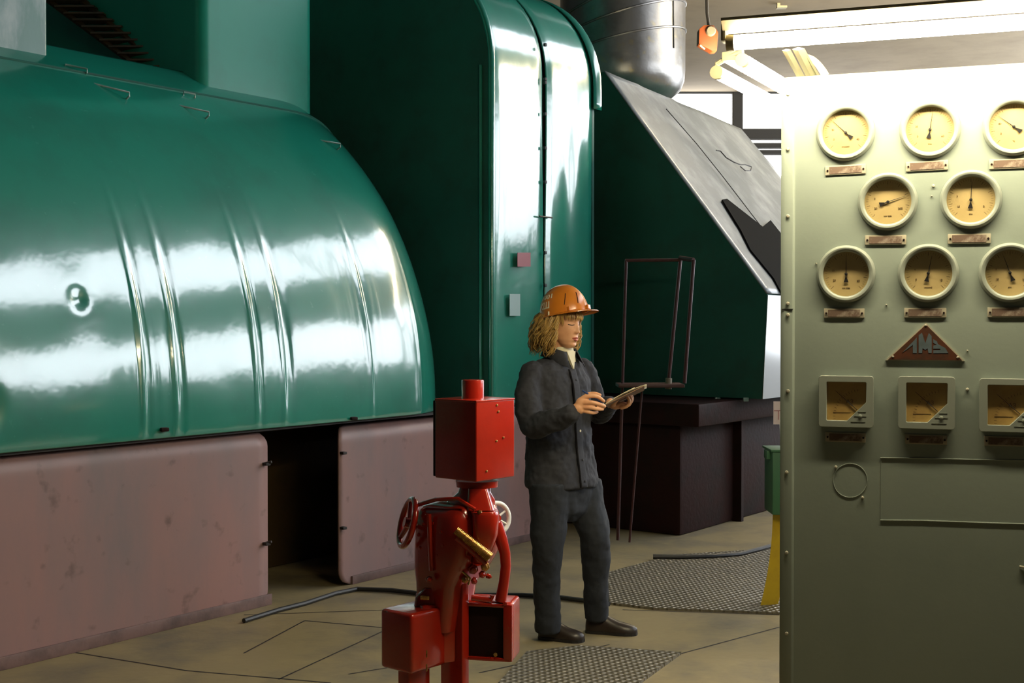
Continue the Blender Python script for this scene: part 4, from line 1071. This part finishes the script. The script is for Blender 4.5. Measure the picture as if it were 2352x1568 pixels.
MB().add(vv+[v-FW*.012 for v in vv], [(0,1,2),(3,4,5),(0,1,4,3),(1,2,5,4),(2,0,3,5)]).build('shirt_front', SHIRT, wp)
# shoes
def shoe(hp_, tp_, ankle):
    d = tp_-hp_; L_ = d.length; d.normalize(); s = Vector((-d.y, d.x, 0)); rings = []
    tab = [(0,.026,.055),(.03,.036,.085),(.12,.039,.100),(.25,.040,.102),(.36,.038,.088),(.5,.042,.066),(.65,.046,.052),(.8,.045,.044),(.92,.034,.036),(.985,.018,.026),(1,.006,.015)]
    for t, w, h in tab:
        c = hp_+d*(L_*t); rings.append([c+s*(w*math.cos(A_))+Vector((0,0,.010+(h*max(0,math.sin(A_))**.8) if A_ <= PI else .004)) for A_ in [2*PI*k/24 for k in range(24)]])
    o = MB().loft(rings).build('shoe', SHOE, wp, smooth=True, angle=80)
    so = MB(); rr = []
    for t, w, h in tab:
        c = hp_+d*(L_*t); rr.append((c+s*(w+.004), c-s*(w+.004)))
    out = [a for a, b in rr]+[b for a, b in rr][::-1]
    n = len(out); so.add([p+Vector((0,0,.0)) for p in out]+[p+Vector((0,0,.014)) for p in out], [tuple(range(n)), tuple(range(n,2*n))]+[(i,(i+1)%n,(i+1)%n+n,i+n) for i in range(n)])
    so.build('sole', BLACK, o)
    la = MB()
    for k in range(4):
        t = .34+.07*k; c = hp_+d*(L_*t); h = .094-.012*k; la.tube([c+s*.022+Vector((0,0,h-.006)), c+Vector((0,0,h+.002)), c-s*.022+Vector((0,0,h-.006))], .0022, 6)
    la.build('shoelace', BLACK, o, smooth=True)
shoe(PZ(1240,1464), PZ(1342,1474), RAN); shoe(PZ(1347,1450), PZ(1464,1458), LAN)
# helmet
KC = S(1297,724,-.02)+Vector((0,0,.0)); KM = Matrix.Rotation(math.radians(-27),3,'Z') @ Matrix.Rotation(math.radians(-11),3,'Y') @ Matrix.Rotation(math.radians(-3),3,'X')
ka, kb, kc = .124, .106, .148
def K(x, y, z): return KC+KM @ Vector((x, y, z))
def kd(al, ep, s=1.0):
    r = math.cos(ep)**.92
    return K(ka*s*r*math.cos(al), kb*s*r*math.sin(al), kc*s*math.sin(ep))
rows = []
for i in range(25):
    ep = PI/2*i/24*.999; row = []
    for k in range(64):
        al = 2*PI*k/64; s = 1+.020*math.exp(-((math.sin(al)*math.cos(ep))/.10)**2)*math.sin(ep)**.5
        row.append(kd(al, ep, s))
    row.append(row[0]); rows.append(row)
helm = MB().grid(rows).build('helmet', HELM, wp, smooth=True, solid=.003, angle=70)
rows = []
for k in range(49):
    al = 2*PI*k/48; f = max(0, math.cos(al))
    ext = .006+.042*f**1.6; c, s = math.cos(al), math.sin(al); dz = -.006*f
    rows.append([K(ka*c, kb*s, .004), K((ka+ext)*c, (kb+ext)*s, dz+.0), K((ka+ext)*c, (kb+ext)*s, dz-.004), K(ka*.985*c, kb*.985*s, -.002)])
MB().grid(rows).build('brim', HELM, helm, smooth=True, angle=50)
def arcband(name, al0, al1, e0, e1, s, m, w=0):
    rows = [[kd(al0+(al1-al0)*i/12, e0+(e1-e0)*j/4, s) for j in range(5)] for i in range(13)]
    return MB().grid(rows).build(name, m, helm, smooth=True, solid=.001)
for al in (-1.15, -.55): MB().tube([kd(al+.05*k, .25+.14*k, 1.012) for k in range(4)], .002, 6).build('helmet_groove', MAROON, helm, smooth=True)
MB().box(kd(-1.85,.06,1.02), (.006,.004,.022)).build('helmet_slot', WHITEP, helm); MB().box(kd(-1.02,.10,1.02), (.014,.006,.020), KM).build('helmet_lug', HELM, helm, bevel=.002)
MB().box(K(ka+.006,0,.016), (.012,.03,.022), KM).build('badge_clip', HELM, helm, bevel=.003)
def htext(s, size, al_c, ep_c, name):
    cu = bpy.data.curves.new(name, 'FONT'); cu.body = s; cu.size = size; cu.extrude = .0006; cu.offset = .0008; cu.align_x = 'CENTER'; cu.align_y = 'CENTER'; cu.resolution_u = 2
    tmp = bpy.data.objects.new('tmp', cu); me = bpy.data.meshes.new_from_object(tmp); bpy.data.objects.remove(tmp)
    Mi = (wp.matrix_basis).inverted()
    for v in me.vertices:
        al = al_c+v.co.x/(kb*math.cos(ep_c)*1.05); ep = ep_c+v.co.y/kc*1.05
        v.co = Mi @ kd(al, ep, 1.018+v.co.z*6)
    me.materials.clear(); me.materials.append(WHITEP); o = bpy.data.objects.new(name, me); col.objects.link(o); o.parent = helm; return o
htext('1001', .036, -2.02, .66, 'lettering'); htext('КШ', .044, -2.12, .34, 'lettering')
# hair: a base mass and many curled locks
hb = MB(); 
hb.loft([[Hd(cx+dx*math.cos(A_), dy*math.sin(A_), z) for A_ in [2*PI*k/32 for k in range(32)]] for z, cx, dx, dy in ((.075,-.012,.090,.078),(.04,-.018,.094,.082),(.0,-.034,.082,.088),(-.04,-.048,.074,.088),(-.08,-.055,.064,.080),(-.105,-.055,.045,.060))])
hb.build('hair_mass', HAIRM, wp, smooth=True)
random.seed(11); lk = MB()
for i in range(520):
    al = random.uniform(math.radians(58), math.radians(302)); back = .5-.5*math.cos(al)
    r0x, r0y = .088, .080; z0 = random.uniform(.02,.06)
    ln = random.uniform(.12,.195)+.012*back; ph = random.uniform(0, 2*PI); amp = random.uniform(.007,.018); fl = random.uniform(.008,.038)
    pts = []; m = 12
    dx_, dy_ = math.cos(al), math.sin(al)
    for k in range(m+1):
        t = k/m; r = 1+fl/.085*math.sin(min(1,t*1.15)*PI*.80)+.16*t*back-.10*max(0,t-.75)*4*(1-back*.3)
        cu_ = amp*math.sin(ph+t*13)*min(1,t*1.6); tw_ = amp*math.cos(ph+t*13)*min(1,t*1.6)
        z = z0-(ln*t+ (0.018*math.sin(t*PI) if t > .7 else 0))
        x = -.012+r0x*r*dx_-.012*t; y = r0y*r*dy_
        pts.append(Hd(x+cu_*dx_-tw_*dy_, y+cu_*dy_+tw_*dx_, z+tw_*.5))
    w = random.uniform(.0022,.0046); lk.tube(pts, [w*(1-.75*(k/m)**3) for k in range(m+1)], 5)
lk.build('hair_locks', HAIRM, wp, smooth=True)
fr = MB()
for i in range(110):
    a_ = random.uniform(-1.18,1.18); z0 = .062+random.uniform(-.004,.006); L_ = random.uniform(.026,.040)+(.030 if abs(a_) > .95 else 0); sw = random.uniform(-.12,.12); pts = []
    for k in range(7):
        t = k/6; A_ = a_+sw*t; z = z0-L_*t; cx, dx, dy = lerp_tab(HT, z); o_ = .006+.008*math.sin(PI*t*.8)
        pts.append(Hd(cx+(dx+o_)*math.cos(A_), (dy+o_)*math.sin(A_), z))
    w = random.uniform(.0016,.0030); fr.tube(pts, [w*(1-.8*(k/6)**2) for k in range(7)], 5)
fr.build('fringe', HAIRM, wp, smooth=True)

# clipboard and pen: held, so things of their own
n0, n1, f0, f1 = P(1389,931,YW-.335), P(1486,884,YW-.335), P(1398,937,YW-.10), P(1486,893,YW-.10)
cbd = thing('clipboard', (n0+f1)/2, 'brown clipboard with paper, held nearly edge-on in the person\'s hands', 'clipboard')
nn = (n1-n0).cross(f0-n0).normalized(); nn = nn if nn.z > 0 else -nn
MB().hexa([n0, n0.lerp(n1,.93), f0.lerp(f1,.93), f0]+[p+nn*.004 for p in (n0, n0.lerp(n1,.93), f0.lerp(f1,.93), f0)]).build('board', BOARD, cbd)
rows = []
for k in range(20):
    t = .0+1.0*k/19; lift = .0052+.010*math.sin(PI*t)
    rows.append([n0.lerp(n1,t)+nn*lift-Vector((0,.003,0)), f0.lerp(f1,t)+nn*lift])
MB().grid(rows).build('paper_sheet', PAPER, cbd, smooth=True, solid=.0018)
ml = n0.lerp(n1,.62)+nn*.010
MB().box(ml.lerp(f0.lerp(f1,.62),.04)+Vector((0,0,.004)), (.05,.012,.006), Matrix.Rotation(-math.atan2((n1-n0).z,(n1-n0).x),3,'Y')).build('clip', PAPER, cbd, bevel=.002)
pe_ = thing('pen', HP(1350,905,dR), 'dark blue pen in the person\'s writing hand', 'pen')
MB().tube([HP(1338,897,dR+.02), HP(1346,902,dR+.012), HP(1384,926,dR+.004)], [.0035,.0045,.0035], 8).build('pen_barrel', PEN, pe_, smooth=True)
MB().tube([HP(1384,926,dR+.004), HP(1390,930,dR+.004)], [.0035,.001], 8).build('pen_tip', WHITEP, pe_)
